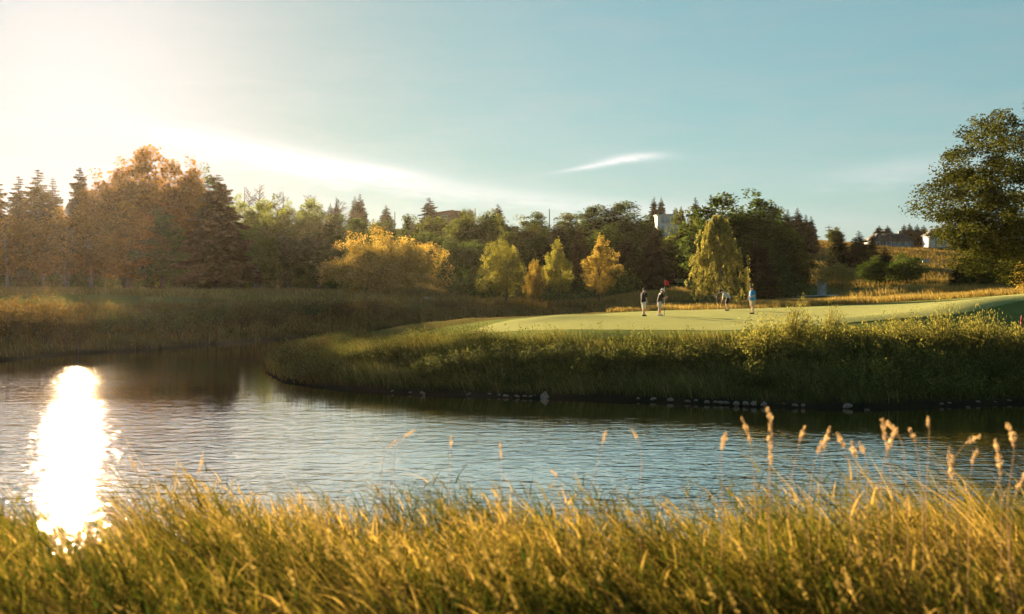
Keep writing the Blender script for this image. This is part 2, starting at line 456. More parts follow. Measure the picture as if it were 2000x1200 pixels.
def ground_z(x, y):
    x = np.asarray(x, float); y = np.asarray(y, float)
    sd = poly_dist(x, y, WATER)
    z = land(x, y)
    w = np.where(y < 25, 6.5, np.where((x > -14) & (y < 60), 4.2 + 4.3 * np.clip((x + 9) / 8, 0, 1), 6.0))
    t = np.clip(sd / w, 0, 1)
    prof = 0.25 * t ** 0.5 + 0.75 * (t * t * (3 - 2 * t))
    zb = z * prof
    bump = 0.05 * np.sin(x * 1.3 + 1.7 * np.sin(y * 0.7)) * np.sin(y * 1.1 + x * 0.3) + 0.10 * np.sin(x * 0.31 + 2) * np.sin(y * 0.27 + 1)
    onisl = (x > -3) & (y > 44) & (y < 84) & (x < 45)
    zb = zb + bump * t * np.where(onisl, 0.25, 1.0)
    for (mx, my, sx, sy, hh) in ((16.8, 48.6, 4.0, 2.0, .28), (24.6, 50.5, 4.4, 3.0, .75), (2.6, 60, 3.2, 2.4, .22)):
        zb = zb + hh * t * np.exp(-((x - mx) / sx) ** 2 - ((y - my) / sy) ** 2)
    return np.where(sd > 0, zb, -np.minimum(1.4, -sd * 0.45))


def gz(x, y): return float(ground_z(np.array([x]), np.array([y]))[0])


def hit(px, py, d0=30.0, d1=400.0):
    """the ground point seen at a photo pixel, beyond d0"""
    d = np.linspace(d0, d1, 3000)
    X = (px - CX) / FPX * d; Z = CAMZ + (HY - py) / FPX * d
    g = ground_z(X, d)
    i = int(np.argmax(g >= Z))
    return np.array([X[i], d[i], g[i]])


def stand(px, d):
    X = (px - CX) / FPX * d
    return np.array([X, d, gz(X, d)])


def axis(lo, a, b, hi, step, g=1.12):
    mid = list(np.arange(a, b + step / 2, step))
    up, st = [], step
    while (up[-1] if up else b) < hi:
        st *= g; up.append((up[-1] if up else b) + st)
    dn, st = [], step
    while (dn[-1] if dn else a) > lo:
        st *= g; dn.append((dn[-1] if dn else a) - st)
    return np.array(dn[::-1] + mid + up)


gx = axis(-1800, -42, 48, 1800, 0.5, 1.08)
gy = axis(-60, -6, 128, 1800, 0.5, 1.06)
XX, YY = np.meshgrid(gx, gy)
ZZ = ground_z(XX, YY)
nx, ny = len(gx), len(gy)
idx = np.arange(nx * ny).reshape(ny, nx)
F = np.stack([idx[:-1, :-1], idx[:-1, 1:], idx[1:, 1:], idx[1:, :-1]], -1).reshape(-1, 4)
g = MB().raw(np.stack([XX, YY, ZZ], -1).reshape(-1, 3), F).build('ground', M['ground'], smooth=True)
tag(g, 'rough brown grassland rising to a low hill', None, kind='structure')

wx = axis(-255, -45, 45, 255, 1.0, 1.1); wy = np.arange(2, 113, 1.0)
XX, YY = np.meshgrid(wx, wy)
idx = np.arange(XX.size).reshape(XX.shape)
F = np.stack([idx[:-1, :-1], idx[:-1, 1:], idx[1:, 1:], idx[1:, :-1]], -1).reshape(-1, 4)
def line_dist(x, y, c):
    d2 = np.full(x.shape, 1e18)
    for (ax, ay), (bx, by) in zip(c[:-1], c[1:]):
        ex, ey = bx - ax, by - ay
        t = np.clip(((x - ax) * ex + (y - ay) * ey) / (ex * ex + ey * ey), 0, 1)
        d2 = np.minimum(d2, (x - ax - t * ex) ** 2 + (y - ay - t * ey) ** 2)
    return np.sqrt(d2)


d_isl, d_far = line_dist(XX, YY, WATER[22:34]), line_dist(XX, YY, WATER[:22])       # metres from the island's and the far shore
calm = np.minimum(0.10 + 0.90 * np.clip((d_isl - 3.5) / 10.0, 0, 1) ** 1.4, 0.10 + 0.90 * np.clip(d_far / 22.0, 0, 1) ** 1.4)
w_ = MB().raw(np.stack([XX, YY, XX * 0], -1).reshape(-1, 3), F, calm.ravel()).build('river_water', M['water'])
tag(w_, 'rippled river water mirroring the bright sky', kind='structure')


def patch(name, mat, front, back, nu, nv, off, label, fade=0.0):
    """a turf sheet between two plan curves, laid just over the ground"""
    def samp(c, n):
        c = np.array(c, float)
        s = np.concatenate([[0], np.cumsum(np.linalg.norm(np.diff(c, axis=0), axis=1))]); s /= s[-1]
        t = np.linspace(0, 1, n)
        p = np.stack([np.interp(t, s, c[:, 0]), np.interp(t, s, c[:, 1])], -1)
        for _ in range(6): p[1:-1] = (p[:-2] + 2 * p[1:-1] + p[2:]) / 4
        return p
    a, b = samp(front, nu), samp(back, nu)
    v = np.linspace(0, 1, nv)[:, None, None]
    p = a[None] * (1 - v) + b[None] * v
    z = ground_z(p[..., 0], p[..., 1]) + off
    i = np.arange(nu * nv).reshape(nv, nu)
    F = np.stack([i[:-1, :-1], i[:-1, 1:], i[1:, 1:], i[1:, :-1]], -1).reshape(-1, 4)
    o = MB().raw(np.concatenate([p, z[..., None]], -1).reshape(-1, 3), F).build(name, mat, smooth=True)
    return tag(o, label, kind='structure')


def plan(pts): return [tuple(hit(px, py, 36)[:2]) for px, py in pts]


patch('mown_fringe', M['fringe'],
      [(-9, 56), (-5, 51), (0, 47), (6, 45.6), (12, 45), (18, 45), (24, 45.5), (32, 46), (44, 48)],
      [(-9, 60), (-4, 66), (2, 74), (9, 80), (18, 81), (27, 80), (33, 78), (40, 74), (48, 66)], 200, 80, 0.035,
      'darker mown turf wrapping round the putting green')
patch('golf_green', M['green'],
      [(-2.6, 56), (-0.5, 52), (3, 48.6), (7, 47.2), (12, 46.8), (17, 47.2), (23, 48.6), (30, 51), (42, 54)],
      [(-2.6, 58), (0, 65), (4, 72), (9, 77), (16, 78.5), (23, 77.5), (30, 75), (37, 71), (46, 63)], 160, 60, 0.055,
      'pale sunlit putting green above the river')
patch('fairway', M['fairway'], [(-70, 67), (-37, 69), (-29, 73), (-23, 80)], [(-90, 96), (-46, 97), (-33, 96), (-25, 88)], 80, 30, 0.06,
      'flat strip of mown fairway across the river')
patch('fairway', M['fairway'], [(14, 128), (22, 124), (27, 122), (31, 120)], [(16, 225), (30, 225), (44, 190), (46, 135)], 80, 90, 0.08,
      'fairway climbing the slope beyond the weeping tree')
_pc = np.array([(26.5, 141), (30, 136.5), (33.5, 130), (36, 122), (38, 114), (42, 106)], float)
_tn = np.gradient(_pc, axis=0); _tn /= np.linalg.norm(_tn, axis=1)[:, None]
_nm = np.stack([-_tn[:, 1], _tn[:, 0]], -1)
patch('cart_path', M['path'], _pc - _nm * 1.2, _pc + _nm * 1.2, 60, 5, 0.10, 'pale cart path curving past the fairway')

# ------------------------------------------------------------------ vegetation builders
def unit(r, n):
    v = r.normal(size=(n, 3)); return v / np.linalg.norm(v, axis=1)[:, None]


def leaves(mb, P, r, size, tint, updown=None, aspect=0.55):
    """one pointed leaf (a folded rhomb) at each point of P"""
    n = len(P)
    a = unit(r, n) if updown is None else updown + 0.45 * r.normal(size=(n, 3))
    a /= np.linalg.norm(a, axis=1)[:, None]
    b = np.cross(a, unit(r, n)); b /= np.linalg.norm(b, axis=1)[:, None] + 1e-9
    s = size * r.uniform(0.65, 1.35, n)[:, None] if np.ndim(size) == 0 else np.asarray(size)[:, None]
    c = np.cross(a, b)
    V = np.stack([P - a * s * .5, P + b * s * aspect * .5 + c * s * .08, P + a * s * .5, P - b * s * aspect * .5 + c * s * .08], 1).reshape(-1, 3)
    F = np.arange(4 * n).reshape(-1, 4)
    mb.raw(V, F, np.repeat(np.clip(tint, 0, 1), 4))


def limb(mb, a, b, r0, r1, r, wob=0.06, n=5, k=6):
    a, b = np.array(a, float), np.array(b, float)
    t = np.linspace(0, 1, n)[:, None]
    L = np.linalg.norm(b - a)
    p = a + (b - a) * t
    p[1:-1] += r.normal(size=(n - 2, 3)) * L * wob
    p[:, 2] += (t[:, 0] * (1 - t[:, 0])) * L * 0.15
    mb.tube(p, np.linspace(r0, r1, n), k)


def broad(seed, h=12.0, w=10.0, base=0.18, clumps=120, per=80, leaf=0.36, lumpy=0.25, top=0.75, cs=0.16, low=1.0, trunks=1, heads=0, flat=0.8, tr=1.0):
    """round broadleaf tree -> (trunk mesh, crown mesh); unit is metres"""
    r = rng(seed)
    T, Cn = MB(), MB()
    c0 = np.array([0, 0, h * (base + (1 - base) * 0.5)])
    ax = np.array([w / 2, w / 2, h * (1 - base) / 2])
    lob = unit(r, 7); la = r.uniform(-1, 1, 7) * lumpy
    cen, HD = [], []
    for i in range(heads):
        a = 2 * pi * i / heads + r.normal() * .4
        hh = 1.0 if i == 0 else r.uniform(.62, .95)
        o_ = (0.0 if i == 0 else r.uniform(.5, 1.0)) * w * .26
        zb_, zt_ = h * base * r.uniform(.6, 1.2), h * hh * .95
        HD.append((np.array([o_ * cos(a), o_ * sin(a), (zb_ + zt_) / 2]), np.array([w * .30, w * .30, (zt_ - zb_) / 2 * .95])))
    while len(cen) < clumps:
        d = unit(r, 1)[0]
        rr = r.uniform(0.15, 1.0) ** 0.45
        k = 1 + sum(la * np.maximum(0, lob @ d) ** 2)
        zz = d[2]
        wide = 1.0 if zz < 0 else (1 - (1 - top) * zz)
        p = c0 + ax * d * rr * 0.86 * k * np.array([wide, wide, 1.0])
        if heads:
            hc, ha = HD[r.integers(heads)]
            p = hc + ha * d * rr * 0.9 * np.array([wide, wide, 1.0])
        if zz < 0: p[:2] *= low ** (-zz)
        cen.append(p)
    cen = np.array(cen)
    for p in cen:
        n = int(per * r.uniform(0.6, 1.3))
        cr = cs * w * r.uniform(0.6, 1.2)
        u = unit(r, n) * (r.uniform(0.05, 1, n) ** 0.5)[:, None] * cr * np.array([1, 1, flat])
        depth = np.linalg.norm((p - c0) / ax)
        leaves(Cn, p + u, r, leaf, r.normal(0.45, 0.22, n) + 0.18 * r.normal() + 0.10 * (p[2] - c0[2]) / ax[2])
    for q in range(trunks):
        off = r.normal(size=2) * (0.0 if trunks == 1 else w * 0.06)
        sp = r.normal(size=2) * w * (0.03 if trunks == 1 else 0.12)
        zt = h * (base + 0.55 * (1 - base))
        t = np.linspace(0, 1, 8)
        r0 = h * 0.018 * tr / (trunks ** 0.4)
        path = np.stack([off[0] + sp[0] * t ** 1.5 + .02 * w * np.sin(3 * t + q), off[1] + sp[1] * t ** 1.5, zt * t - 0.3 * (1 - t)], -1)
        T.tube(path, r0 * (1 - 0.72 * t) + r0 * 0.5 * np.exp(-t * 14), 8)
        for i in r.choice(len(cen), min(len(cen), 16 // trunks + 4), replace=False):
            k = r.uniform(0.45, 0.98)
            s = path[int(k * 7)]
            if cen[i][2] > s[2] - 0.1 * h: limb(T, s, cen[i], r0 * 0.42 * (1.2 - k), r0 * 0.07, r)
    return T.build('trunk', M['bark'], data_only=True, smooth=True), Cn.build('crown', M['olive'], data_only=True)


def spruce(seed, h=18.0, w=6.5, base=0.06, whorls=42, cards=13, gap=0.0, droop=0.40, per=8):
    r = rng(seed); T, Cn = MB(), MB()
    t = np.linspace(0, 1, 10)
    lean = r.normal(size=2) * 0.01 * h
    sp = np.stack([lean[0] * t ** 2, lean[1] * t ** 2, h * t - .3 * (1 - t)], -1)
    T.tube(sp, h * 0.016 * (1 - t) ** 0.8 + 0.02, 8)
    for i in range(whorls):
        z = base + (1 - base) * (i / whorls) ** 0.92
        L = w / 2 * ((1 - z) ** 0.78 + 0.03) * r.uniform(0.8, 1.12)
        if z < base + 0.08: L *= 0.75
        c0_ = np.array([np.interp(z, t, sp[:, 0]), np.interp(z, t, sp[:, 1]), z * h])
        a0 = r.uniform(0, 2 * pi)
        for j in range(per if z < 0.85 else 5):
            if r.uniform() < gap: continue
            a = a0 + 2 * pi * j / per + r.normal() * 0.22
            l = L * r.uniform(0.62, 1.15)
            d = np.array([cos(a), sin(a), 0])
            c = c0_ + np.array([0, 0, h / whorls * r.uniform(-.6, .6) * (1 - z)])
            n = max(3, int(cards * (0.35 + 0.65 * l / (w / 2))))
            s = np.linspace(0.15, 1, n)
            upt = 0.30 if z > 0.75 else 0.0
            pz = -droop * l * s ** 1.3 + 0.30 * droop * l * s ** 3 + upt * l * s
            pc = c + d * (l * s)[:, None] + np.array([0, 0, 1]) * pz[:, None]
            if l > 0.5: T.tube(np.vstack([c, pc[n // 2], pc[-1]]), [0.012 * l + .015, 0.01 * l + .008, 0.008], 4, cap=False)
            side = np.array([-sin(a), cos(a), 0])
            for sg in (-1, 1, 0):
                m = n
                sz = (0.16 + 0.22 * (1 - s)) * l * (0.9 if sg else 0.55) + 0.08 + 0.28 * min(1, l / 1.3)
                dirv = d * 0.75 + side * sg * 0.85 + np.array([0, 0, -0.35 if sg else -0.75])
                dirs = np.tile(dirv, (m, 1)) + 0.22 * r.normal(size=(m, 3))
                dirs /= np.linalg.norm(dirs, axis=1)[:, None]
                leaves(Cn, pc + dirs * sz[:, None] * .45, r, sz, r.normal(0.4, 0.2, m) + 0.25 * (s - .5), updown=dirs * 3, aspect=0.42)
    return T.build('trunk', M['bark'], data_only=True, smooth=True), Cn.build('crown', M['needles'], data_only=True)


def weeping(seed, h=9.5, w=6.2):
    r = rng(seed); T, Cn = MB(), MB()
    t = np.linspace(0, 1, 9)
    path = np.stack([0.25 * np.sin(3 * t), 0.15 * t, h * .97 * t - .3 * (1 - t)], -1)
    T.tube(path, 0.17 * (1 - t) ** .7 + .015, 8)
    for i in range(620):
        z0 = r.uniform(0.10, 1.0) ** 0.85
        a = r.uniform(0, 2 * pi)
        rad = w / 2 * (0.10 + 0.90 * (1.0 - z0) ** 0.62) * r.uniform(0.3, 1.05) ** .8 * (1 + 0.16 * sin(2 * a + 1) + 0.20 * sin(5 * a + 9 * z0))
        p0 = np.array([rad * cos(a), rad * sin(a), h * z0])
        if i % 6 == 0: limb(T, path[int(max(0, z0 - .12) * 8)], p0, 0.035, 0.008, r, n=4, k=4)
        L = min(h * z0 - 0.1, h * r.uniform(0.05, 0.17))
        n = int(10 + L * 13)
        s = np.linspace(0, 1, n)
        sway = 0.10 * L
        pp = p0 + np.stack([sway * s * cos(a) + .06 * r.normal(size=n), sway * s * sin(a) + .06 * r.normal(size=n), -L * s], -1)
        leaves(Cn, pp, r, 0.24, r.normal(0.45, 0.2, n) + .12 * r.normal(), updown=np.tile(np.array([0, 0, -1.6]), (n, 1)), aspect=0.42)
    return T.build('trunk', M['birch'], data_only=True, smooth=True), Cn.build('crown', M['weep'], data_only=True)


def bare(seed, h=16.0):
    r = rng(seed); T, B = MB(), MB()
    t = np.linspace(0, 1, 7)
    T.tube(np.stack([.3 * np.sin(2 * t), .2 * t, h * t - .3 * (1 - t)], -1), .13 * (1 - t) + .02, 6)
    for i in range(34):
        z = r.uniform(0.45, 0.97); a = r.uniform(0, 2 * pi); l = h * 0.22 * (1.15 - z) * r.uniform(.6, 1.3)
        s = np.array([0, 0, z * h]); e = s + np.array([cos(a) * l * .6, sin(a) * l * .6, l * 1.1])
        limb(B, s, e, 0.045, 0.015, r, n=4, k=4)
        for _ in range(3):
            k = r.uniform(.3, .9); q = s + (e - s) * k; a2 = a + r.normal() * .9
            limb(B, q, q + np.array([cos(a2) * l * .22, sin(a2) * l * .22, l * .4]), 0.022, 0.009, r, n=3, k=4)
    return T.build('trunk', M['bark'], data_only=True, smooth=True), B.build('branches', M['bark'], data_only=True)


def shrub(seed, h=2.0, w=2.2, stems=34, per=46, leaf=0.13, up=0.55, lean=0.0):
    """many-stemmed willow-like bush: upright wands with narrow leaves"""
    r = rng(seed); T, Cn = MB(), MB()
    for i in range(stems):
        a = r.uniform(0, 2 * pi); k = r.uniform(0, 1) ** .6
        hh = h * r.uniform(0.5, 1.05) * (1 - 0.35 * k)
        b = np.array([cos(a), sin(a), 0]) * w * .16 * k
        e = np.array([cos(a), sin(a), 0]) * w * .5 * k + np.array([0, 0, hh])
        t = np.linspace(0, 1, 6)[:, None]
        p = b + (e - b) * t + np.array([cos(a), sin(a), 0]) * (t ** 2) * w * .08 * k
        p[:, 0] += lean * h * t[:, 0] ** 2 * r.uniform(.4, 1.4)
        p[0, 2] -= 0.12
        T.tube(p, np.linspace(0.016, 0.005, 6), 4, cap=False)
        n = int(per * r.uniform(.7, 1.2)); s = r.uniform(0.12, 1.03, n)
        q = np.stack([np.interp(s, t[:, 0], p[:, c]) for c in range(3)], -1) + r.normal(size=(n, 3)) * 0.055 * w * (0.4 + s)[:, None] * np.array([1, 1, .7])
        q[:, 2] = np.maximum(q[:, 2], 0.02)
        d = np.array([cos(a) * .5, sin(a) * .5, up * 2])
        leaves(Cn, q, r, leaf, r.normal(.4, .2, n) + .3 * (s - .5), updown=np.tile(d, (n, 1)) + .9 * unit(r, n), aspect=0.34)
    return T.build('stems', M['bark'], data_only=True), Cn.build('leaves', M['shrub'], data_only=True)


PROTO = {
    'round': [broad(11, heads=5, clumps=170, base=.06, cs=.13), broad(12, heads=6, clumps=170, base=.10, cs=.12), broad(13, heads=4, clumps=180, base=.05, cs=.12)],
    'tall': [broad(21, h=20, w=8, base=0.05, clumps=230, per=76, leaf=0.42, top=0.6, cs=0.15, heads=6, flat=1.0),
             broad(22, h=20, w=8, base=0.07, clumps=220, per=76, leaf=0.42, top=0.5, cs=0.15, heads=5, flat=1.0),
             broad(23, h=20, w=9, base=0.06, clumps=250, per=72, leaf=0.42, top=0.6, cs=0.13, heads=7, flat=1.0)],
    'cone': [broad(31, h=9, w=6, base=0.12, clumps=230, per=46, leaf=0.21, top=0.1, cs=0.085, lumpy=0.45, flat=1.1),
             broad(32, h=9, w=6.5, base=0.04, clumps=230, per=48, leaf=0.21, top=0.35, cs=0.085, heads=6, flat=1.1)],
    'dome': [broad(41, h=7.8, w=15, base=0.0, clumps=440, per=84, leaf=0.21, top=0.85, cs=0.055, lumpy=0.45, trunks=5, heads=9)],
    'spruce': [spruce(51), spruce(52, w=6.0), spruce(53, w=7.4, gap=0.06)],
    'sparse': [spruce(61, h=20, w=11.5, whorls=46, cards=20, gap=0.08, droop=0.34, per=9)],
    'birch': [broad(71, h=12, w=5.5, base=0.12, clumps=120, per=66, leaf=0.3, top=0.5, cs=0.16, trunks=3, heads=4, flat=1.0, tr=.5)],
    'weep': [weeping(81)],
    'bare': [bare(91), bare(92)],
    'near': [broad(95, h=17, w=19, base=-0.04, clumps=820, per=135, leaf=0.23, top=0.85, cs=0.06, lumpy=0.25)],
    'shrub': [shrub(101), shrub(102, stems=40, w=2.6, h=1.8), shrub(103, stems=28, w=1.7, h=2.2)],
    'wand': [shrub(111, h=2.6, w=1.6, stems=30, per=60, leaf=0.12, up=1.2, lean=.22), shrub(112, h=2.3, w=2.4, stems=40, per=52, leaf=0.12, up=1.2, lean=.2)],
    'bush': [broad(121, h=3.2, w=3.8, base=0.0, clumps=70, per=70, leaf=0.16, cs=0.16, top=.8, lumpy=.35, trunks=3)],
}
FULL = {'tall': 1.12, 'round': 1.12, 'spruce': 1.12, 'cone': 1.05, 'birch': 1.1, 'dome': 1.0}


def extent(me):
    v = np.empty(len(me.vertices) * 3, np.float32); me.vertices.foreach_get('co', v); v = v.reshape(-1, 3)
    return float(np.percentile(v[:, 2], 99.9)), float(2 * np.percentile(np.abs(v[:, 0]), 98.5))


EXT = {k: [extent(p[1]) for p in v] for k, v in PROTO.items()}
_cnt = [0]


def plant(name, kind, label, cat, mat, px, top, d, wpx, group=None, v=None, dy=0.0, parts=('trunk', 'crown'), bark=None, sink=0.0, rz=None):
    """a plant rooted on the ground at distance d under photo column px; top = photo row of its tip"""
    _cnt[0] += 1
    r = random.Random(_cnt[0] * 7 + 3)
    protos = PROTO[kind]
    v = r.randrange(len(protos)) if v is None else v % len(protos)
    b = stand(px, d)
    zt = CAMZ + (HY - top) / FPX * d
    h0, w0 = EXT[kind][v]
    sz = max(0.15, (zt - b[2]) / h0)
    sw = wpx * FULL.get(kind, 1.0) / FPX * d / w0
    if kind in ('shrub', 'wand'): sz *= 1.1
    e = empty(name, (b[0], b[1], b[2] - sink), r.uniform(0, 6.28) if rz is None else rz, (sw, sw, sz))
    tag(e, label, cat, group)
    for me, nm, mt in zip(protos[v], parts, (bark, mat)):
        o = link(bpy.data.objects.new(nm, me), e)
        if mt is not None:
            o.material_slots[0].link = 'OBJECT'
            o.material_slots[0].material = mt
    return e


# ---- the wood behind the fairway, left of the picture
LW = 'trees of the tall wood beyond the flat fairway'
for (px, top, d, w, kind, mt, lab) in [
    (-14, 336, 158, 78, 'spruce', 'needles_brown_glow', 'amber-lit spruce cut by the left picture edge'),
    (35, 346, 162, 66, 'spruce', 'needles_brown_glow', 'short amber-lit spruce, second tip from the left picture edge'),
    (72, 333, 156, 84, 'spruce', 'needles_brown_glow', 'sharp amber-lit spruce just left of the sunlit gap, tallest there'),
    (101, 350, 163, 60, 'spruce', 'needles_brown_glow', 'slim spruce between the sharp amber-lit spruce and the sunlit gap'),
    (154, 328, 166, 76, 'sparse', 'needles_brown_glow', 'ragged conifer just right of the sunlit gap'),
    (190, 337, 158, 90, 'tall', 'orange', 'amber-lit broadleaf tree right of the ragged conifer'),
    (238, 313, 162, 100, 'tall', 'orange', 'amber-lit tree one step below the highest crown of the wood'),
    (292, 289, 158, 110, 'tall', 'orange', 'highest amber-lit crown of the wood'),
    (338, 316, 165, 90, 'tall', 'orange', 'broad amber-lit crown right of the highest crown'),
    (374, 313, 160, 86, 'tall', 'orange', 'amber-lit crown just behind the big dark spruce'),
    (402, 326, 168, 70, 'tall', 'olive', 'narrow olive crown showing beside the dark spruce tip'),
    (20, 420, 146, 100, 'birch', 'orange', 'gold-lit birch with pale stems at the left picture edge'),
    (75, 430, 148, 96, 'birch', 'orange', 'gold-lit birch with pale stems left of the sunlit gap'),
    (125, 405, 150, 100, 'birch', 'orange', 'amber-lit birch standing under the sunlit gap'),
    (185, 420, 150, 110, 'birch', 'orange', 'low amber-lit birch under the ragged conifer'),
    (250, 400, 148, 120, 'tall', 'orange', 'bushy amber-lit tree in front of the highest crown'),
    (318, 410, 149, 120, 'tall', 'olive', 'brown-green tree between the highest crown and the dark spruce'),
]:
    plant({'spruce': 'spruce_tree', 'sparse': 'conifer_tree', 'birch': 'birch_tree'}.get(kind, 'broadleaf_tree'), kind, lab, 'tree', M[mt], px, top, d, w, LW,
          bark=M['birch'] if kind == 'birch' else None)
plant('spruce_tree', 'sparse', 'big dark spruce with drooping boughs at the end of the amber-lit wood', 'tree', M['needles_brown_glow'], 423, 343, 138, 128, LW, rz=1.0)

MW = 'light green poplars between the dark spruce and the golden tree'
for (px, top, d, w, mt, lab) in [
    (470, 384, 168, 74, 'poplar', 'light green poplar directly right of the dark spruce'),
    (512, 392, 162, 70, 'poplar', 'light green poplar under the tallest bare branches'),
    (538, 384, 178, 66, 'olive', 'darker olive crown rising behind the poplars'),
    (566, 396, 164, 74, 'poplar', 'bright-topped poplar in the middle of the light green row'),
    (604, 391, 172, 64, 'poplar', 'upright poplar right of the middle of the light green row'),
    (630, 404, 166, 66, 'poplar', 'sunlit yellow-topped poplar before the ridge spruces'),
    (662, 420, 160, 70, 'green_leaf', 'mid green poplar left of the golden tree'),
    (700, 428, 168, 76, 'green_leaf', 'round green tree under the pair of ridge spruces'),
    (500, 440, 146, 86, 'poplar', 'small light poplar in front of the row, its leaves reaching the ground'),
    (560, 450, 152, 100, 'green_leaf', 'shaded poplar with thin pale stems in front of the row'),
    (620, 455, 152, 96, 'green_leaf', 'shaded poplar with thin pale stems beside the golden tree'),
]:
    plant('poplar_tree', 'tall', lab, 'tree', M[mt], px, top, d, w, MW, bark=M['birch'])
BT = 'bare trees behind the poplars'
for (px, top, lab) in [(486, 366, 'leafless tree nearest the dark spruce'), (506, 360, 'tallest leafless tree above the poplars'), (545, 374, 'leafless tree in the middle of the bare row'),
                       (606, 380, 'leafless tree right of the middle of the bare row'), (664, 386, 'leafless tree beside the first ridge spruces')]:
    plant('bare_tree', 'bare', lab, 'tree', None, px, top, 196, 60, BT, parts=('trunk', 'branches'))

# ---- skyline conifers
SK = 'dark spruces along the skyline'
for (px, top, d, w, lab) in [
    (645, 398, 250, 26, 'left of two small skyline spruces beside a leafless tree'), (657, 394, 252, 28, 'right of two small skyline spruces beside a leafless tree'),
    (693, 384, 255, 30, 'left of two tall skyline spruces growing together above the poplars'), (704, 380, 250, 34, 'right of two tall skyline spruces growing together above the poplars'),
    (755, 401, 255, 34, 'lone skyline spruce above the left part of the golden tree'), (838, 387, 240, 48, 'large skyline spruce beside the brown-roofed house'),
    (973, 399, 260, 30, 'small spruce tip above the olive trees right of the brown-roofed house'),
    (1277, 385, 290, 24, 'left of two spruces behind the white glazed house'), (1291, 386, 292, 24, 'right of two spruces behind the white glazed house'),
    (1319, 405, 285, 20, 'left of two small spruce tips right of the white glazed house'), (1331, 403, 285, 20, 'right of two small spruce tips right of the white glazed house'),
    (1359, 386, 240, 30, 'spruce tip poking from the left of the large dark crown'),
    (1538, 410, 230, 40, 'leftmost spruce of the four on the hill right of the large crown'), (1559, 407, 235, 38, 'tallest spruce of the four on the hill right of the large crown'),
    (1573, 420, 240, 26, 'slim spruce third of the four on the hill'), (1584, 423, 240, 28, 'rightmost spruce of the four on the hill'),
    (1716, 441, 330, 26, 'left of two spruces behind the dark gabled house'), (1734, 441, 332, 26, 'right of two spruces behind the dark gabled house'),
    (1766, 438, 318, 20, 'left of two spruces at the right end of the dark gabled house'), (1776, 436, 316, 22, 'right of two spruces at the right end of the dark gabled house'),
    (1791, 439, 320, 24, 'left of two spruces between the two hilltop houses'), (1804, 440, 322, 24, 'right of two spruces between the two hilltop houses'),
]:
    plant('spruce_tree', 'spruce', lab, 'tree', M['needles'], px, top, d, w, SK)

# ---- middle distance
MD = 'broadleaf trees of the middle distance'
for (px, top, d, w, kind, mt, lab) in [
    (748, 430, 190, 60, 'round', 'green_leaf', 'dark green crown showing above the left of the golden tree'),
    (800, 420, 195, 82, 'round', 'green_leaf', 'flat green crown showing above the golden tree'),
    (872, 424, 178, 84, 'round', 'olive', 'olive crown right behind the golden tree'),
    (928, 418, 160, 96, 'round', 'olive', 'tall olive tree right of the golden tree'),
    (905, 470, 142, 90, 'round', 'green_leaf', 'shaded green tree hanging low right of the golden tree'),
    (968, 412, 172, 76, 'tall', 'olive', 'upright olive tree under the small spruce tip'),
    (1018, 424, 168, 80, 'tall', 'olive', 'olive tree with the even top left of the dark slim conifer'),
    (1046, 416, 185, 60, 'tall', 'green_leaf', 'narrow green crown behind the even-topped olive tree'),
    (1104, 418, 182, 70, 'tall', 'olive', 'light olive crown beside the big rounded green tree'),
    (1168, 402, 186, 96, 'tall', 'green_leaf', 'left lobe tree of the big rounded green canopy'),
    (1222, 395, 184, 104, 'tall', 'green_leaf', 'highest tree of the big rounded green canopy'),
    (1266, 424, 186, 70, 'tall', 'green_leaf', 'right lobe tree of the big rounded green canopy'),
    (1000, 455, 140, 80, 'tall', 'olive', 'shaded olive tree behind the yellow-green tree'),
    (1060, 450, 156, 80, 'tall', 'green_leaf', 'shaded green tree behind the olive young tree'),
    (1190, 440, 160, 110, 'tall', 'green_leaf', 'shaded green tree behind the bright yellow tree'),
    (850, 455, 160, 90, 'round', 'green_leaf', 'shaded green tree low behind the right of the golden tree'),
    (690, 470, 150, 90, 'round', 'green_leaf', 'shaded green tree low behind the left of the golden tree'),
    (1340, 412, 150, 84, 'round', 'olive', 'sunny olive tree right of the white glazed house'),
    (1318, 462, 158, 60, 'round', 'green_leaf', 'small dark tree at the edge of the rising fairway'),
    (1412, 380, 132, 120, 'tall', 'green_leaf', 'left half of the large dark crown behind the weeping birch'),
    (1470, 376, 134, 130, 'tall', 'green_leaf', 'highest part tree of the large dark crown behind the weeping birch'),
    (1512, 396, 138, 90, 'tall', 'green_leaf', 'right tree of the large dark crown, swept by wind'),
    (1552, 450, 136, 60, 'tall', 'olive', 'smaller olive tree at the right foot of the large dark crown'),
    (1500, 470, 128, 90, 'round', 'green_leaf', 'deeply shaded tree low beside the weeping birch'),
]:
    plant('broadleaf_tree', kind, lab, 'tree', M[mt], px, top, d, w, MD)
for (px, top, d, w, mt, lab) in [
    (1088, 434, 150, 60, 'needles', 'dark slim conifer behind the two small yellowing trees'),
    (1132, 446, 146, 54, 'needles_brown_glow', 'reddish brown conifer left of the bright yellow tree'),
    (1226, 457, 132, 74, 'needles', 'broad black-green spruce right of the bright yellow tree'),
    (1275, 446, 146, 70, 'needles', 'dark spruce at the foot of the white glazed house'),
    (1480, 470, 122, 70, 'needles', 'dark conifer shape just right of the weeping birch'),
    (1640, 452, 168, 46, 'needles', 'left spruce of the dark clump on the hill meadow'),
    (1676, 452, 166, 52, 'needles', 'middle spruce of the dark clump on the hill meadow'),
    (1702, 462, 168, 40, 'needles', 'right spruce of the dark clump on the hill meadow'),
    (1728, 482, 160, 44, 'needles', 'low spruce between the dark clump and the dark round trees'),
    (1880, 510, 108, 44, 'needles', 'dark spruce partly behind the large right tree'),
]:
    plant('spruce_tree', 'spruce', lab, 'tree', M[mt], px, top, d, w, 'dark conifers of the middle distance')
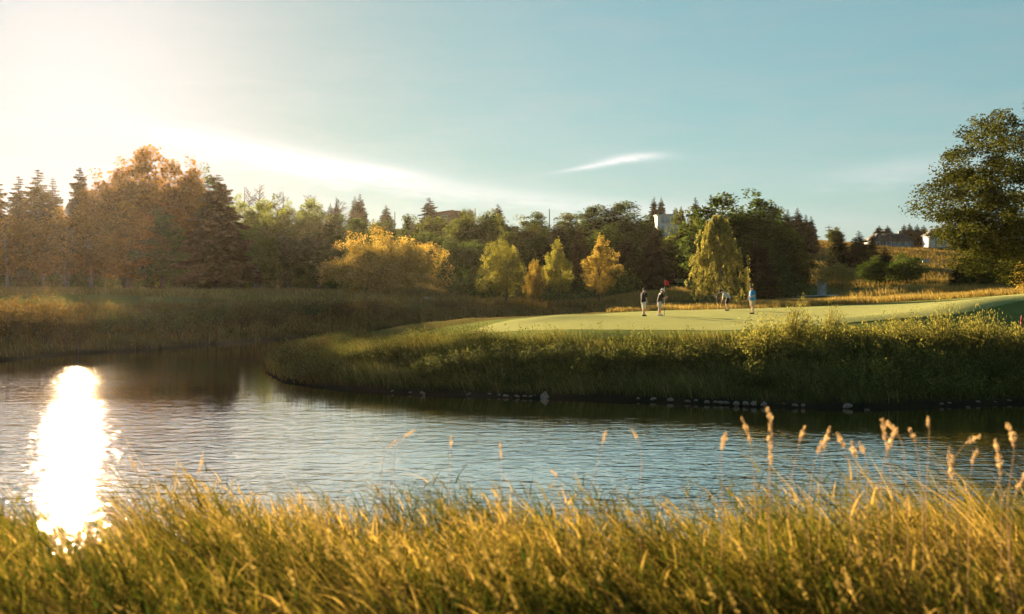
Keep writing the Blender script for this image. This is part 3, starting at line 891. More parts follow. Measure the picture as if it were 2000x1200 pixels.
plant('golden_tree', 'dome', 'wide golden-leaved spreading tree by the river bend', 'tree', M['yellow'], 748, 446, 124, 250, rz=0.6)
plant('young_tree', 'cone', 'yellow-green leafy tree left of the yellowing pair', 'tree', M['yellow_green'], 988, 470, 112, 90, v=1)
plant('young_tree', 'cone', 'small orange-yellow tree tucked beside the yellow-green tree', 'tree', M['yellow'], 1042, 508, 113, 48, v=1)
plant('young_tree', 'cone', 'olive young tree left of the bright yellow tree', 'tree', M['yellow_green'], 1090, 468, 114, 66, v=0)
plant('young_tree', 'cone', 'bright yellow tree with bare lower trunk before the dark spruce', 'tree', M['yellow'], 1171, 461, 111, 80, v=0)
plant('weeping_birch', 'weep', 'tall weeping birch with hanging olive-gold twigs behind the golfers', 'tree', M['weep'], 1402, 422, 96, 118)
plant('golden_bush', 'bush', 'pale gold rounded bush near the end of the cart path', 'bush', M['pink_gold'], 1637, 512, 122, 78)
for (px, top, w, lab) in [(1712, 500, 66, 'left of two dark round trees below the hill meadow'), (1770, 496, 78, 'right of two dark round trees below the hill meadow')]:
    plant('round_tree', 'round', lab, 'tree', M['green_leaf'], px, top, 146, w, 'dark round trees below the meadow')
plant('small_tree', 'round', 'small pale tree beside the utility pole on the hill', 'tree', M['olive'], 1630, 444, 290, 34)
plant('small_tree', 'round', 'small round tree between the ridge roof and the pole', 'tree', M['olive'], 913, 408, 300, 24)
plant('large_tree', 'near', 'large dark green tree filling the right picture edge', 'tree', M['oak'], 2050, 192, 74, 420, rz=2.2)
plant('round_tree', 'round', 'dark tree with bare trunk behind the large right tree', 'tree', M['green_leaf'], 1930, 470, 104, 90)
plant('golden_bush', 'bush', 'bright yellow foliage at the right picture edge under the large tree', 'bush', M['yellow'], 2006, 508, 84, 60)
plant('round_tree', 'round', 'dark bushy tree at the right edge behind the mound', 'tree', M['green_leaf'], 1985, 480, 110, 100)

# ---- undergrowth at the foot of the woods: one unbroken mass
def thicket(name, line, n, h, size, mat, label, seed, depth=5.0):
    r = rng(seed); mb = MB()
    c = np.array(line, float)
    k = len(c) - 1
    for _ in range(n):
        t = r.uniform(0, k); i = min(int(t), k - 1); f = t - i
        px = c[i][0] * (1 - f) + c[i + 1][0] * f
        d = (c[i][1] * (1 - f) + c[i + 1][1] * f) + r.uniform(-depth, depth)
        b = stand(px, d)
        hh = h * r.uniform(.35, 1.1); ww = h * r.uniform(.5, 1.0)
        m = 60
        u = unit(r, m) * (r.uniform(.1, 1, m) ** .5)[:, None] * np.array([ww, ww, hh]) + b + np.array([0, 0, hh * .7])
        leaves(mb, u, r, size, r.normal(.4, .2, m) + .15 * r.normal())
    return tag(mb.build(name, mat), label, kind='stuff')


thicket('undergrowth', [(-60, 152), (200, 154), (420, 150), (640, 150), (720, 140)], 330, 2.6, 0.34, M['olive'], 'tangled brush along the foot of the wood', 5)
thicket('undergrowth', [(870, 130), (960, 128), (1100, 124), (1240, 126)], 150, 2.6, 0.3, M['green_leaf'], 'shaded brush under the middle trees', 6, 4)
thicket('undergrowth', [(1440, 124), (1500, 124), (1570, 126)], 80, 2.0, 0.28, M['green_leaf'], 'shaded brush under the large dark crown', 7, 4)
thicket('undergrowth', [(1870, 110), (1950, 105), (2030, 98)], 70, 1.8, 0.24, M['green_leaf'], 'shaded brush behind the mound', 8, 4)

# ------------------------------------------------------------------ grass
def blades(mb, P, r, h, w, lean, spread, tint, segs=3, curl=0.5):
    """bent, tapering blades rooted at P; lean = common wind direction"""
    n = len(P)
    a = r.uniform(0, 2 * pi, n)
    dirv = np.stack([np.cos(a), np.sin(a)], -1) * np.abs(r.normal(0, spread, n))[:, None] + np.array(lean)[None]
    side = np.stack([-dirv[:, 1], dirv[:, 0], 0 * a], -1)
    rot = r.uniform(0, 2 * pi, n)
    side = np.stack([np.cos(rot), np.sin(rot), 0 * a], -1)
    lv = []
    for k in range(segs + 1):
        t = k / segs
        off = dirv * (h * (0.35 * t + curl * t * t))[:, None]
        z = h * (t - 0.32 * curl * t * t * np.minimum(1.5, np.linalg.norm(dirv, axis=1)))
        c = P + np.concatenate([off, z[:, None]], 1)
        ww = (w * (1 - t) ** 0.6 * 0.5 if k < segs else w * 0.04)[:, None]
        lv += [c - side * ww, c + side * ww]
    V = np.stack(lv, 1)
    m = 2 * (segs + 1)
    base = np.arange(n)[:, None] * m
    F = np.concatenate([base + np.array([2 * k, 2 * k + 1, 2 * k + 3, 2 * k + 2]) for k in range(segs)], 0)
    tt = np.repeat(np.clip(tint, 0, 1)[:, None], m, 1) + np.repeat(np.linspace(-.06, .12, segs + 1), 2)[None]
    mb.raw(V.reshape(-1, 3), F, np.clip(tt, 0, 1).ravel())


def lump(x, y, s, seed=0.0):
    return 0.5 + 0.25 * (np.sin(x * s + 1.3 * np.sin(y * s * .8 + seed) + seed) + np.sin(y * s * 1.37 + 1.1 * np.sin(x * s * .9 + 2 + seed)))


def onland(P, lo=0.0):
    z = ground_z(P[:, 0], P[:, 1])
    k = poly_dist(P[:, 0], P[:, 1], WATER) > lo
    return np.concatenate([P[k], z[k][:, None]], 1)


# foreground: wind-bent grass on the camera's own bank
r = rng(501)
mb = MB()
nt, k = 1100, 26
ty = 2.4 + 6.6 * r.uniform(0, 1, nt) ** 0.8
tx = r.uniform(-1, 1, nt) * (0.60 * ty + 0.8)
th, tc_ = r.uniform(.5, 1.3, nt), r.normal(0, .25, nt)
kk = r.integers(k // 2, int(k * 1.5), nt)
own = np.repeat(np.arange(nt), kk)
P = np.stack([tx[own], ty[own]], -1) + r.normal(size=(len(own), 2)) * 0.055
keep = poly_dist(P[:, 0], P[:, 1], WATER) > .3
keep &= ~((P[:, 1] < 4.5) & (P[:, 0] > -1.3) & (r.uniform(0, 1, len(P)) < .6))
own = own[keep]; P = onland(P[keep], .3)
lp = lump(P[:, 0], P[:, 1], 2.6); l2 = lump(P[:, 0], P[:, 1], 0.9, 4.0)
h = (0.24 + 0.28 * lp + 0.17 * l2) * th[own] * r.uniform(0.45, 1.12, len(P)) * np.where(np.abs(P[:, 0]) > 1.8, 1.14, 1.02)
h *= 1 - 0.76 * np.clip((5.0 - P[:, 1]) / 0.9, 0, 1) * np.clip((P[:, 0] + 2.0) / 1.4, 0.35, 1)
dry = np.clip(r.normal(.38, .22, len(P)) + tc_[own] + .3 * (l2 - .5), 0, 1)
blades(mb, P - np.array([0, 0, .03]), r, h, r.uniform(.0035, .011, len(P)), (-1.15, 0.03), 0.5, dry, segs=3, curl=0.30)
# leafy stems: short broad leaves standing off leaning stalks, in loose clumps with gaps
ns = 9000
sy = 2.6 + 5.4 * r.uniform(0, 1, ns) ** .75
sx = r.uniform(-1, 1, ns) * (0.6 * sy + .6)
cl = lump(sx, sy, 3.4, 1.0) * .6 + lump(sx, sy, 1.2, 7.0) * .4
thin = np.clip((4.9 - sy) / .7, 0, 1) * np.clip((sx + 1.9) / 1.2, .15, 1)       # matted, open ground nearest the eye
kp = (cl > r.uniform(.28, .66, ns)) & (r.uniform(0, 1, ns) > .72 * thin) & (poly_dist(sx, sy, WATER) > .4)
sx, sy, cl = sx[kp], sy[kp], cl[kp]
B = onland(np.stack([sx, sy], -1), .3)
hs = (.10 + .58 * cl) * r.uniform(.5, 1.2, len(B)) * np.where(np.abs(B[:, 0]) > 1.8, 1.1, 1.0)
hs *= 1 - 0.70 * np.clip((5.0 - B[:, 1]) / 0.9, 0, 1) * np.clip((B[:, 0] + 2.0) / 1.4, 0.3, 1)
tn = np.clip(r.normal(.34, .22, len(B)) + .7 * (lump(sx, sy, 1.9, 3.0)[:len(B)] - .45), 0, 1)
blades(mb, B, r, hs, np.full(len(B), .004), (-0.9, 0.02), .3, tn, segs=3, curl=.3)
for q in range(7):
    f = np.clip(.22 + .12 * q + r.uniform(-.06, .06, len(B)), 0, 1)
    at = B + np.stack([-.9 * hs * (.35 * f + .3 * f * f), 0 * f, hs * (f - .08 * f * f)], -1)
    blades(mb, at, r, r.uniform(.06, .17, len(B)), r.uniform(.006, .013, len(B)), (-0.55, 0.0), 1.25, np.clip(tn + r.normal(0, .22, len(B)), 0, 1), segs=3, curl=.55)
fg = mb.build('foreground_grass', M['fore'])
tag(fg, 'wind-bent golden green grass on the near bank, out of focus', kind='stuff')
# matted, collapsed broad leaves lower down
mb = MB()
n = 4200
y = 2.4 + 3.6 * r.uniform(0, 1, n); x = r.uniform(-1, 1, n) * (0.6 * y + .6)
P = onland(np.stack([x, y], -1), .3); P[:, 2] += r.uniform(0.0, 0.06, len(P))
blades(mb, P, r, r.uniform(.15, .36, len(P)), r.uniform(.006, .016, len(P)), (-0.8, -0.1), 1.0, r.normal(.4, .28, len(P)), segs=5, curl=.9)
tag(mb.build('matted_grass', M['fore']), 'broad collapsed grass leaves matted low on the near bank', kind='stuff')


def strip(name, region, n, hmin, hmax, wid, mat, label, seed, lean=(-0.25, 0.0), spread=.45, segs=3, near=0.0, tint=(.45, .22), patchy=0.0, hs=0.8):
    """blades scattered over a plan polygon"""
    r = rng(seed); poly = np.array(region, float)
    lo, hi = poly.min(0), poly.max(0)
    p = r.uniform(0, 1, (int(n * 2.6), 2)) * (hi - lo) + lo
    p = p[poly_dist(p[:, 0], p[:, 1], poly) < 0][:n]
    P = onland(p, near)
    lp = lump(P[:, 0], P[:, 1], hs, seed)
    if patchy: P = P[lp > patchy * r.uniform(0, 1, len(P))]; lp = lump(P[:, 0], P[:, 1], hs, seed)
    h = (hmin + (hmax - hmin) * lp) * r.uniform(.6, 1.15, len(P))
    mb = MB()
    blades(mb, P - np.array([0, 0, .03]), r, h, wid * r.uniform(.6, 1.4, len(P)), lean, spread, r.normal(tint[0], tint[1], len(P)) + .2 * (lp - .5), segs=segs)
    return tag(mb.build(name, mat), label, kind='stuff')


# the peninsula's bank below the green
BANK = [(-13.5, 50), (-11.5, 45.5), (-8, 42.5), (-5, 41), (0, 39.6), (4, 38.8), (9.5, 36.9), (13.2, 36.3), (19.6, 37.8), (26, 39), (27, 46.2), (20, 45), (12, 44.9), (6, 45.5), (0.5, 46.8),
        (-4.5, 51), (-8.5, 56), (-10, 61), (-14, 64), (-15, 60)]
strip('bank_grass', BANK, 70000, 0.28, 0.80, 0.018, M['bank'], 'tall tangled grass on the bank below the green', 601, near=0.45, lean=(-.35, -.1), spread=.5, hs=1.3)
strip('bank_grass', [(-15.3, 66), (-14.8, 56), (-11.5, 46), (-7, 43), (-3, 46), (-6, 56), (-8.5, 62), (-11, 72)], 12000, .25, .6, .026, M['bank_far'],
      'brownish tall grass on the tip of the bank', 602, near=.1)
# far bank across the water
FAR = [(-75, 47), (-42, 53), (-30, 57.5), (-27.5, 63), (-24, 66.8), (-21.5, 71), (-18.5, 75.5), (-14.5, 83.5), (-9, 93), (-4.5, 99.5), (2, 103.5), (8, 103.5), (12, 108), (2, 112), (-8, 106), (-16, 98),
       (-22, 82), (-27, 73), (-33, 67), (-75, 62)]
strip('far_bank_grass', FAR, 46000, .35, .9, .045, M['bank_far'], 'dark brown tangle of weeds along the far bank', 603, near=.1, tint=(.4, .25))
strip('meadow_grass', [(-120, 98), (-44, 98), (-32, 97), (-24, 89), (-15, 99), (-7, 107), (3, 113), (8, 112), (12, 124), (-10, 132), (-60, 146), (-120, 150)], 62000, .3, .75, .075, M['dry'],
      'dry golden brown grass beyond the far bank', 604, tint=(.38, .25), segs=2)
# rough behind the green
strip('rough_grass', [(8, 84), (11, 81.5), (18, 82), (27, 81), (34, 79), (41, 75), (50, 70), (52, 74), (44, 82), (36, 88), (26, 92), (16, 94), (9, 92)], 28000, .3, .7, .04, M['dry'],
      'band of golden rough grass along the back of the green', 606, segs=2, tint=(.34, .24))
strip('rough_grass', [(8, 106), (12, 103), (17, 104), (21, 108), (22, 116), (16, 120), (9, 118)], 17000, .5, 1.0, .05, M['dry'], 'golden brown rise of rough grass behind the flag', 607, segs=2, tint=(.42, .22))
strip('rough_grass', [(34, 100), (48, 84), (56, 80), (70, 88), (70, 120), (50, 124), (38, 118)], 34000, .4, .9, .05, M['dry'], 'rough grass hollow left of the large right tree', 608, segs=2, tint=(.4, .25), patchy=.6)
strip('hill_grass', [(40, 140), (70, 130), (150, 150), (180, 330), (60, 330), (52, 220)], 60000, .5, 1.0, .14, M['bank_far'], 'tawny grass on the open hillside below the houses', 609, segs=2, tint=(.35, .25), patchy=.7, hs=.2)
# mown-edge tufts round the green
strip('fringe_grass', [(-9, 56.5), (-5, 51), (0, 46.8), (6, 45.4), (12, 44.9), (20, 45), (30, 46), (42, 48), (42, 50), (30, 48), (22, 47.5), (12, 46.2), (6, 46.6), (0, 48.6), (-4, 53), (-7.5, 57)], 26000, .04, .13, .018,
      M['bank'], 'short uneven grass edge in front of the green', 610, segs=2, tint=(.4, .2))

strip('fringe_grass', [(17, 45.2), (26, 45.8), (42, 48.5), (48, 58), (44, 66), (34, 62), (28, 53), (22, 49.5)], 30000, .04, .12, .02,
      M['bank'], 'short uneven grass covering the mound', 611, segs=2, tint=(.5, .22), patchy=.8)

# ------------------------------------------------------------------ shrubs on the banks
SH = ('stems', 'leaves')


def bank_shrub(kind, label, mat, px, top, d, w, group, name='willow_shrub', v=None):
    return plant(name, kind, label, 'shrub', M[mat], px, top, d, w, group, parts=SH, sink=0.05, v=v, rz=random.Random(int(px)).uniform(-.6, .6) if kind == 'wand' else None)


GB = 'shrubs on the bank below the green'
for (kind, px, top, d, w, mt, lab) in [
    ('shrub', 570, 668, 50, 84, 'shrub_brown', 'brownish willow shrub at the very tip of the bank'),
    ('shrub', 632, 655, 53, 84, 'shrub_brown', 'brownish willow shrub behind the tip of the bank'),
    ('shrub', 600, 700, 45.5, 90, 'shrub', 'low green shrub over the water near the bank tip'),
    ('shrub', 690, 676, 47, 96, 'shrub', 'grey-green shrub one step in from the bank tip'),
    ('shrub', 765, 672, 47, 96, 'shrub', 'grey-green shrub where the mown slope begins'),
    ('shrub', 840, 690, 43, 90, 'shrub', 'shaded shrub below the start of the mown slope'),
    ('shrub', 915, 680, 43.5, 92, 'shrub', 'shaded shrub under the green streak of the mown slope'),
    ('shrub', 1005, 668, 43.5, 100, 'shrub', 'leafy shrub above the big pale triangular stone'),
    ('shrub', 1090, 664, 43.5, 96, 'shrub', 'leafy shrub right of the big triangular stone'),
    ('shrub', 1175, 668, 42.5, 96, 'shrub', 'leafy shrub above the start of the stone row'),
    ('shrub', 1260, 664, 42.5, 96, 'shrub', 'leafy shrub above the middle of the stone row'),
    ('shrub', 1345, 668, 42, 90, 'shrub', 'leafy shrub above the end of the stone row'),
    ('wand', 1425, 662, 42, 90, 'shrub_lit', 'sunlit willow shrub left of the tall bright one'),
    ('wand', 1492, 618, 42, 84, 'shrub_lit', 'bright willow wands reaching over the green edge'),
    ('wand', 1548, 582, 43, 58, 'shrub_lit', 'tallest bright willow shrub in front of the green'),
    ('shrub', 1585, 655, 41, 100, 'shrub', 'dark shrub under the tallest bright willow'),
    ('wand', 1622, 594, 44, 44, 'shrub_lit', 'thin bright willow wand right of the tallest one'),
    ('shrub', 1690, 650, 42, 110, 'shrub', 'dark dense shrub between the two bright willow groups'),
    ('wand', 1757, 612, 42.5, 76, 'shrub_lit', 'bright willow shrub at the left of the right-hand group'),
    ('wand', 1840, 592, 42.5, 84, 'shrub_lit', 'broad bright willow shrub in the middle of the right-hand group'),
    ('wand', 1915, 603, 42.5, 86, 'shrub_lit', 'bright willow shrub leaning below the mound'),
    ('wand', 1985, 622, 42, 100, 'shrub_lit', 'bright willow shrub at the right picture edge'),
    ('shrub', 1800, 690, 40, 120, 'shrub', 'dark low shrub under the right-hand willow group'),
    ('shrub', 1940, 690, 40.5, 130, 'shrub', 'dark low shrub by the right edge of the water'),
    ('shrub', 1480, 700, 39.5, 110, 'shrub', 'dark low shrub over the last stones of the row'),
]:
    bank_shrub(kind, lab, mt, px, top, d, w, GB)
FB = 'shrubs along the far bank'
for (px, top, d, w, mt, lab) in [
    (12, 592, 61, 96, 'shrub_brown', 'mauve-brown shrub at the left picture edge across the water'), (80, 576, 63, 96, 'shrub_brown', 'tallest mauve-brown shrub across the water, under the sun'),
    (140, 598, 64, 90, 'shrub_brown', 'mauve-brown shrub right of the tallest one across the water'), (205, 612, 67, 90, 'shrub', 'dark shrub before the left part of the flat fairway'),
    (275, 612, 69, 92, 'shrub', 'dark shrub before the middle of the flat fairway'), (345, 604, 71, 90, 'shrub', 'dark shrub before the right end of the flat fairway'),
    (412, 590, 75, 84, 'shrub', 'rounded green-brown shrub where the flat fairway ends'), (470, 600, 77, 80, 'shrub_brown', 'rust shrub on the far bank below the dark spruce'),
    (530, 604, 80, 80, 'shrub_brown', 'rust shrub on the far bank left of the peninsula tip'), (600, 598, 86, 80, 'shrub', 'dark shrub on the far bank behind the peninsula tip'),
    (665, 596, 90, 80, 'shrub_brown', 'rust shrub on the far bank below the left of the golden tree'), (730, 586, 95, 70, 'shrub_brown', 'pale weedy shrub on the far bank below the golden tree'),
    (800, 596, 99, 74, 'shrub', 'dark shrub on the far bank below the right of the golden tree'), (870, 598, 104, 70, 'shrub_brown', 'rust shrub on the far bank above the narrow channel'),
    (940, 604, 108, 66, 'shrub', 'dark shrub at the end of the narrow channel'),
]:
    bank_shrub('shrub', lab, mt, px, top - 12, d, w * 1.1, FB)
for (px, top, d, w, mt, lab) in [(1600, 583, 98, 44, 'shrub_lit', 'low sunny bush on the golden rough below the pale gold bush'), (1690, 566, 116, 50, 'shrub', 'low green bush right of the pale gold bush'),
                                 (1545, 560, 128, 40, 'shrub', 'low dark bush where the cart path appears')]:
    bank_shrub('shrub', lab, mt, px, top, d, w, 'low bushes behind the green', 'low_bush')

# leafy weeds filling the banks
def weeds(name, region, n, h, leaf, mat, label, seed, k=13):
    r = rng(seed); poly = np.array(region, float)
    lo, hi = poly.min(0), poly.max(0)
    p = r.uniform(0, 1, (n * 3, 2)) * (hi - lo) + lo
    P = onland(p[poly_dist(p[:, 0], p[:, 1], poly) < 0][:n], .7)
    n = len(P); hh = h * r.uniform(.35, 1.2, n) * (.5 + lump(P[:, 0], P[:, 1], .9, seed))
    ln = np.stack([r.normal(-.12, .2, n), r.normal(0, .2, n)], -1)
    s = r.uniform(.1, 1, (n, k))
    q = P[:, None, :] + np.concatenate([ln[:, None, :] * (hh[:, None] * s)[..., None], (hh[:, None] * s)[..., None]], -1) + r.normal(size=(n, k, 3)) * np.array([.07, .07, .04])
    t = (r.normal(.4, .2, (n, 1)) + r.normal(0, .15, (n, k)) + .25 * (s - .5)).ravel()
    mb = MB(); leaves(mb, q.reshape(-1, 3), r, leaf, t, updown=np.tile(np.array([0, 0, .8]), (n * k, 1)) + unit(r, n * k), aspect=.4)
    return tag(mb.build(name, mat), label, kind='stuff')


weeds('bank_weeds', BANK, 4300, .7, .11, M['shrub'], 'leafy weeds crowding the bank below the green', 651)
weeds('bank_weeds', [(15, 37), (27, 39), (27, 45.5), (13, 44.5), (9, 43), (10, 40)], 2600, 1.1, .12, M['shrub_lit'], 'sunlit leafy weeds below the mound', 652)
weeds('far_bank_weeds', FAR, 6000, .7, .16, M['shrub_brown'], 'rusty weeds along the far bank', 653)

# ------------------------------------------------------------------ seed-headed stalks in the foreground
def stalk(px, top, d, lean, label, group, head=0.11, seed=0, kinks=2):
    r = rng(9000 + seed)
    b = stand(px + 20 * lean * 5, d)
    tip = P3(px, top, d)
    e = empty('seed_stalk', tuple(b)); tag(e, label, 'grass stalk', group)
    t = np.linspace(0, 1, 14)[:, None]
    rel = tip - b
    bow = r.normal(-.02, .05); nod = r.normal(0, .055) + .2 * lean; head *= r.uniform(.9, 1.6)
    p = rel * t; p[:, 0] += (-0.25 * lean + bow) * np.sin(pi * t[:, 0]) + nod * np.clip((t[:, 0] - .8) / .2, 0, 1) ** 2
    p[:, 2] -= abs(nod) * .5 * np.clip((t[:, 0] - .85) / .15, 0, 1) ** 2
    MB().tube(p, np.linspace(.0022, .0010, 14), 5).build('stem', M['seed'], e)
    H = MB()
    m = int(90 * head / .1)
    s = r.uniform(0, 1, m)
    prof = (r.uniform(.006, .0105) if px > 1380 else .0045) * (0.25 + np.sin(pi * s ** .8)) * (1 + .55 * np.sin(s * 6.28 * kinks + r.uniform(0, 6)))
    L_ = np.linalg.norm(rel); tt = 1 - (head / L_) * (1 - s)
    q = np.stack([np.interp(tt, t[:, 0], p[:, c]) for c in range(3)], -1) + unit(r, m) * prof[:, None]
    ax = p[-1] - p[-3]; ax /= np.linalg.norm(ax)
    leaves(H, q, r, 0.014 if px > 1380 else .010, r.uniform(.3, 1, m), updown=np.tile(ax * 1.5, (m, 1)), aspect=.5)
    H.build('seed_head', M['seed'], e)


RS = 'pale seed-headed stalks over the water'
for i, (px, top, d, ln, hd, lab) in enumerate([
    (1187, 838, 5.2, -.05, .06, 'lone short seed stalk over the bright water left of the tall ones'),
    (1257, 828, 5.4, 0, .07, 'thin seed stalk over the middle of the bright water'),
    (1404, 838, 5.0, -.05, .08, 'pale seed stalk left of the tallest one'),
    (1461, 809, 5.2, -.05, .10, 'slim upright seed stalk just left of the tallest one'),
    (1519, 787, 5.2, .06, .10, 'tallest seed stalk against the dark water'),
    (1508, 824, 5.0, .05, .14, 'thick seed head leaning beneath the tallest stalk'),
    (1567, 832, 5.2, -.04, .06, 'small drooping seed head right of the tallest stalk'),
    (1610, 830, 5.0, -.12, .11, 'fat bent seed head left of the nodding bunch'),
    (1600, 846, 5.1, .05, .08, 'lower seed head beside the fat bent one'),
    (1650, 838, 5.0, -.2, .08, 'nodding seed head in the middle of the bunch'),
    (1673, 858, 4.9, .1, .08, 'low plump seed head right of the nodding one'),
    (1697, 857, 5.2, .12, .06, 'small seed head at the right of the nodding bunch'),
    (1718, 815, 5.2, -.08, .10, 'tall curved seed head between the bunch and the twin heads'),
    (1758, 801, 5.2, .10, .12, 'tall knobbly seed stalk, left of the twin heads'),
    (1742, 832, 5.0, .16, .11, 'long slanting seed head under the knobbly stalk'),
    (1789, 830, 5.1, .12, .07, 'hooked seed head right of the knobbly stalk'),
    (1822, 810, 5.4, .02, .05, 'single small seed head on a thin straight stalk'),
    (1880, 834, 5.2, .08, .07, 'single seed head on a slanting stalk near the right grass'),
    (1848, 872, 4.9, .02, .12, 'upright pale seed head in the right grass'),
    (1896, 874, 4.8, -.06, .06, 'soft round seed head in the right grass'),
    (1952, 856, 4.8, .02, .12, 'pale tufted seed head close to the right picture edge'),
    (1998, 812, 4.7, .18, .10, 'long slanting stalk leaving the right picture edge'),
    (1997, 896, 4.6, .02, .10, 'lower seed head at the right picture edge'),
    (1096, 908, 5.3, .02, .06, 'dark green bud-like seed stalk standing over the middle grass'),
    (980, 862, 5.6, .05, .07, 'faint pink seed stalk left of the middle over bright water'),
    (880, 852, 5.6, .05, .05, 'faint seed stalk over bright water below the bank tip shrubs'),
    (780, 826, 5.6, .03, .06, 'faint pale seed stalk, upper of two left of the middle'),
    (750, 846, 5.5, .03, .06, 'faint pale seed stalk, lower of two left of the middle'),
    (405, 880, 5.4, -.06, .10, 'faint slanting seed stalk right of the sun glitter'),
    (270, 884, 5.4, -.03, .10, 'faint seed stalk at the edge of the sun glitter'),
]):
    stalk(px, top, d, ln, lab, RS, hd, i)
mb = MB(); r = rng(777)
for i in range(150):
    y = r.uniform(3.8, 6.0); x = r.uniform(-1, 1) * (.55 * y)
    b = np.array([x, y, gz(x, y)]); L = r.uniform(.38, .6)
    t = np.linspace(0, 1, 5)[:, None]
    p = b + np.array([-0.22 * L, .02, L]) * t; p[:, 0] -= .12 * L * t[:, 0] ** 2
    mb.tube(p, np.linspace(.002, .001, 5), 4, cap=False)
    ax = p[-1] - p[-2]; ax /= np.linalg.norm(ax); m = 26; s = r.uniform(0, 1, m)
    leaves(mb, p[-1] - ax * (.09 * (1 - s))[:, None] + unit(r, m) * .007, r, .015, r.uniform(.2, 1, m), updown=np.tile(ax * 2, (m, 1)))
tag(mb.build('seeding_grass', M['dry']), 'fine pinkish seeding grass tops all along the near bank', kind='stuff')

# ------------------------------------------------------------------ stones along the waterline
def stone_mesh(seed):
    bm = bmesh.new(); bmesh.ops.create_icosphere(bm, subdivisions=2, radius=1.0)
    r = random.Random(seed); o = Vector((r.uniform(0, 50), r.uniform(0, 50), r.uniform(0, 50)))
    for v in bm.verts:
        k = 1 + .38 * mnoise.noise(v.co * 1.1 + o) + .12 * mnoise.noise(v.co * 2.8 + o)
        v.co *= k
    me = bpy.data.meshes.new('stone'); bm.to_mesh(me); bm.free(); me.materials.append(M['stone'])
    me.polygons.foreach_set('use_smooth', np.ones(len(me.polygons), bool))
    return me


SM = [stone_mesh(s) for s in range(6)]
TRI = stone_mesh(9)
for v in TRI.vertices:
    kz = max(.08, .62 - .55 * v.co.z); v.co.x = v.co.x * kz * 1.25 + .25 * v.co.z; v.co.y *= kz * 1.25


def stone(px, py, wpx, hpx, label, group, k, name='stone', d=None):
    d = d or CAMZ * FPX / (py - HY)
    me = TRI if name == 'boulder' else SM[k % 6]
    o = link(bpy.data.objects.new(name, me))
    w = wpx / FPX * d / 2; h = hpx / FPX * d / 2
    X = (px - CX) / FPX * d
    ys = np.linspace(d - 3, d + 4, 141); sd = poly_dist(np.full(141, X), ys, WATER)
    d = float(ys[int(np.argmax(sd > .12 - .5 * (py > 795 and hpx < 7)))]) if (sd > .12).any() else d
    o.location = (X, d, max(gz(X, d), 0) + h * .15); jt = random.Random(int(px)); o.scale = (w * jt.uniform(.7, 1.15), w * jt.uniform(.6, 1.0), h * jt.uniform(.55, 1.0)); o.rotation_euler = (jt.uniform(-.3, .3), jt.uniform(-.3, .3), k * 1.7)
    o.location[1] += jt.uniform(-.1, .25)
    return tag(o, label, 'stone', group)


ST = 'stones along the waterline below the green'
ORD = 'first second third fourth fifth sixth seventh eighth ninth tenth eleventh twelfth thirteenth fourteenth fifteenth sixteenth'.split()
stone(1062, 771, 30, 20, 'big triangular stone at the waterline under the bank', ST, 1, 'boulder')
for i, (px, py, w, h) in enumerate(sorted([(1275, 783, 14, 9), (1307, 784, 15, 11), (1340, 786, 15, 8), (1358, 787, 13, 9), (1373, 785, 17, 10), (1390, 786, 13, 9), (1403, 788, 12, 8),
                                    (1415, 789, 14, 7), (1431, 789, 17, 11), (1446, 788, 14, 13), (1464, 790, 15, 11), (1485, 791, 11, 14), (1495, 797, 15, 8), (1463, 796, 12, 7), (1408, 793, 12, 6), (1246, 783, 9, 7)])):
    stone(px, py, w, h, ORD[i] + ' stone from the left in the close row of rounded stones at the waterline', ST, i)
for i, (px, py, w, h) in enumerate(sorted([(764, 770, 9, 6), (826, 771, 14, 8), (800, 772, 8, 5), (915, 775, 14, 8), (957, 777, 13, 8), (975, 778, 10, 6), (988, 779, 12, 6), (1010, 779, 12, 7), (1025, 780, 13, 6), (1037, 780, 8, 6), (1046, 781, 9, 6)])):
    stone(px, py, w, h, ORD[i] + ' small waterline stone from the bank tip towards the big triangular stone', ST, i + 3)
stone(1653, 797, 19, 12, 'single large rounded stone at the waterline below the dark shrubs', ST, 2)
stone(1696, 802, 18, 6, 'flat stone lying in the water right of the large rounded one', ST, 4)
for i, (px, py, w, h) in enumerate(sorted([(1560, 800, 12, 8), (1540, 799, 10, 7), (1573, 799, 10, 9), (1846, 796, 10, 7), (1868, 797, 12, 8), (1908, 790, 14, 9), (1935, 788, 12, 6), (1957, 785, 12, 9), (1890, 796, 9, 6)])):
    stone(px, py, w, h, ORD[i] + ' small stone from the left along the waterline right of the close row', ST, i + 1)
b = stand(833, 117)
o = link(bpy.data.objects.new('boulder', SM[3])); o.location = (b[0], b[1], b[2] + .15); o.scale = (.5, .4, .22)
o.material_slots[0].link = 'OBJECT'; o.material_slots[0].material = plain('pale_stone', (0.62, 0.60, 0.56), .8, .1, 5)
tag(o, 'white low boulder in the grass under the golden tree', 'boulder')

# ------------------------------------------------------------------ golfers
SKIN = plain('skin', (0.50, 0.29, 0.20), .6, .06, 9)
HAIR = plain('dark_hair', (0.03, 0.02, 0.015), .7, .2, 30)
CL = {k: plain('cloth_' + k, c, .85, .12, 22, .2) for k, c in dict(black=(.012, .012, .015), white=(.62, .60, .57), pale_grey=(.42, .42, .41), sky=(.008, .19, .46), khaki=(.40, .32, .21),
                                                                 slate=(.34, .38, .42), leather=(.02, .018, .016), offwhite=(.7, .68, .65)).items()}
MET = plain('club_steel', (.22, .21, .2), .6, .05, 10)


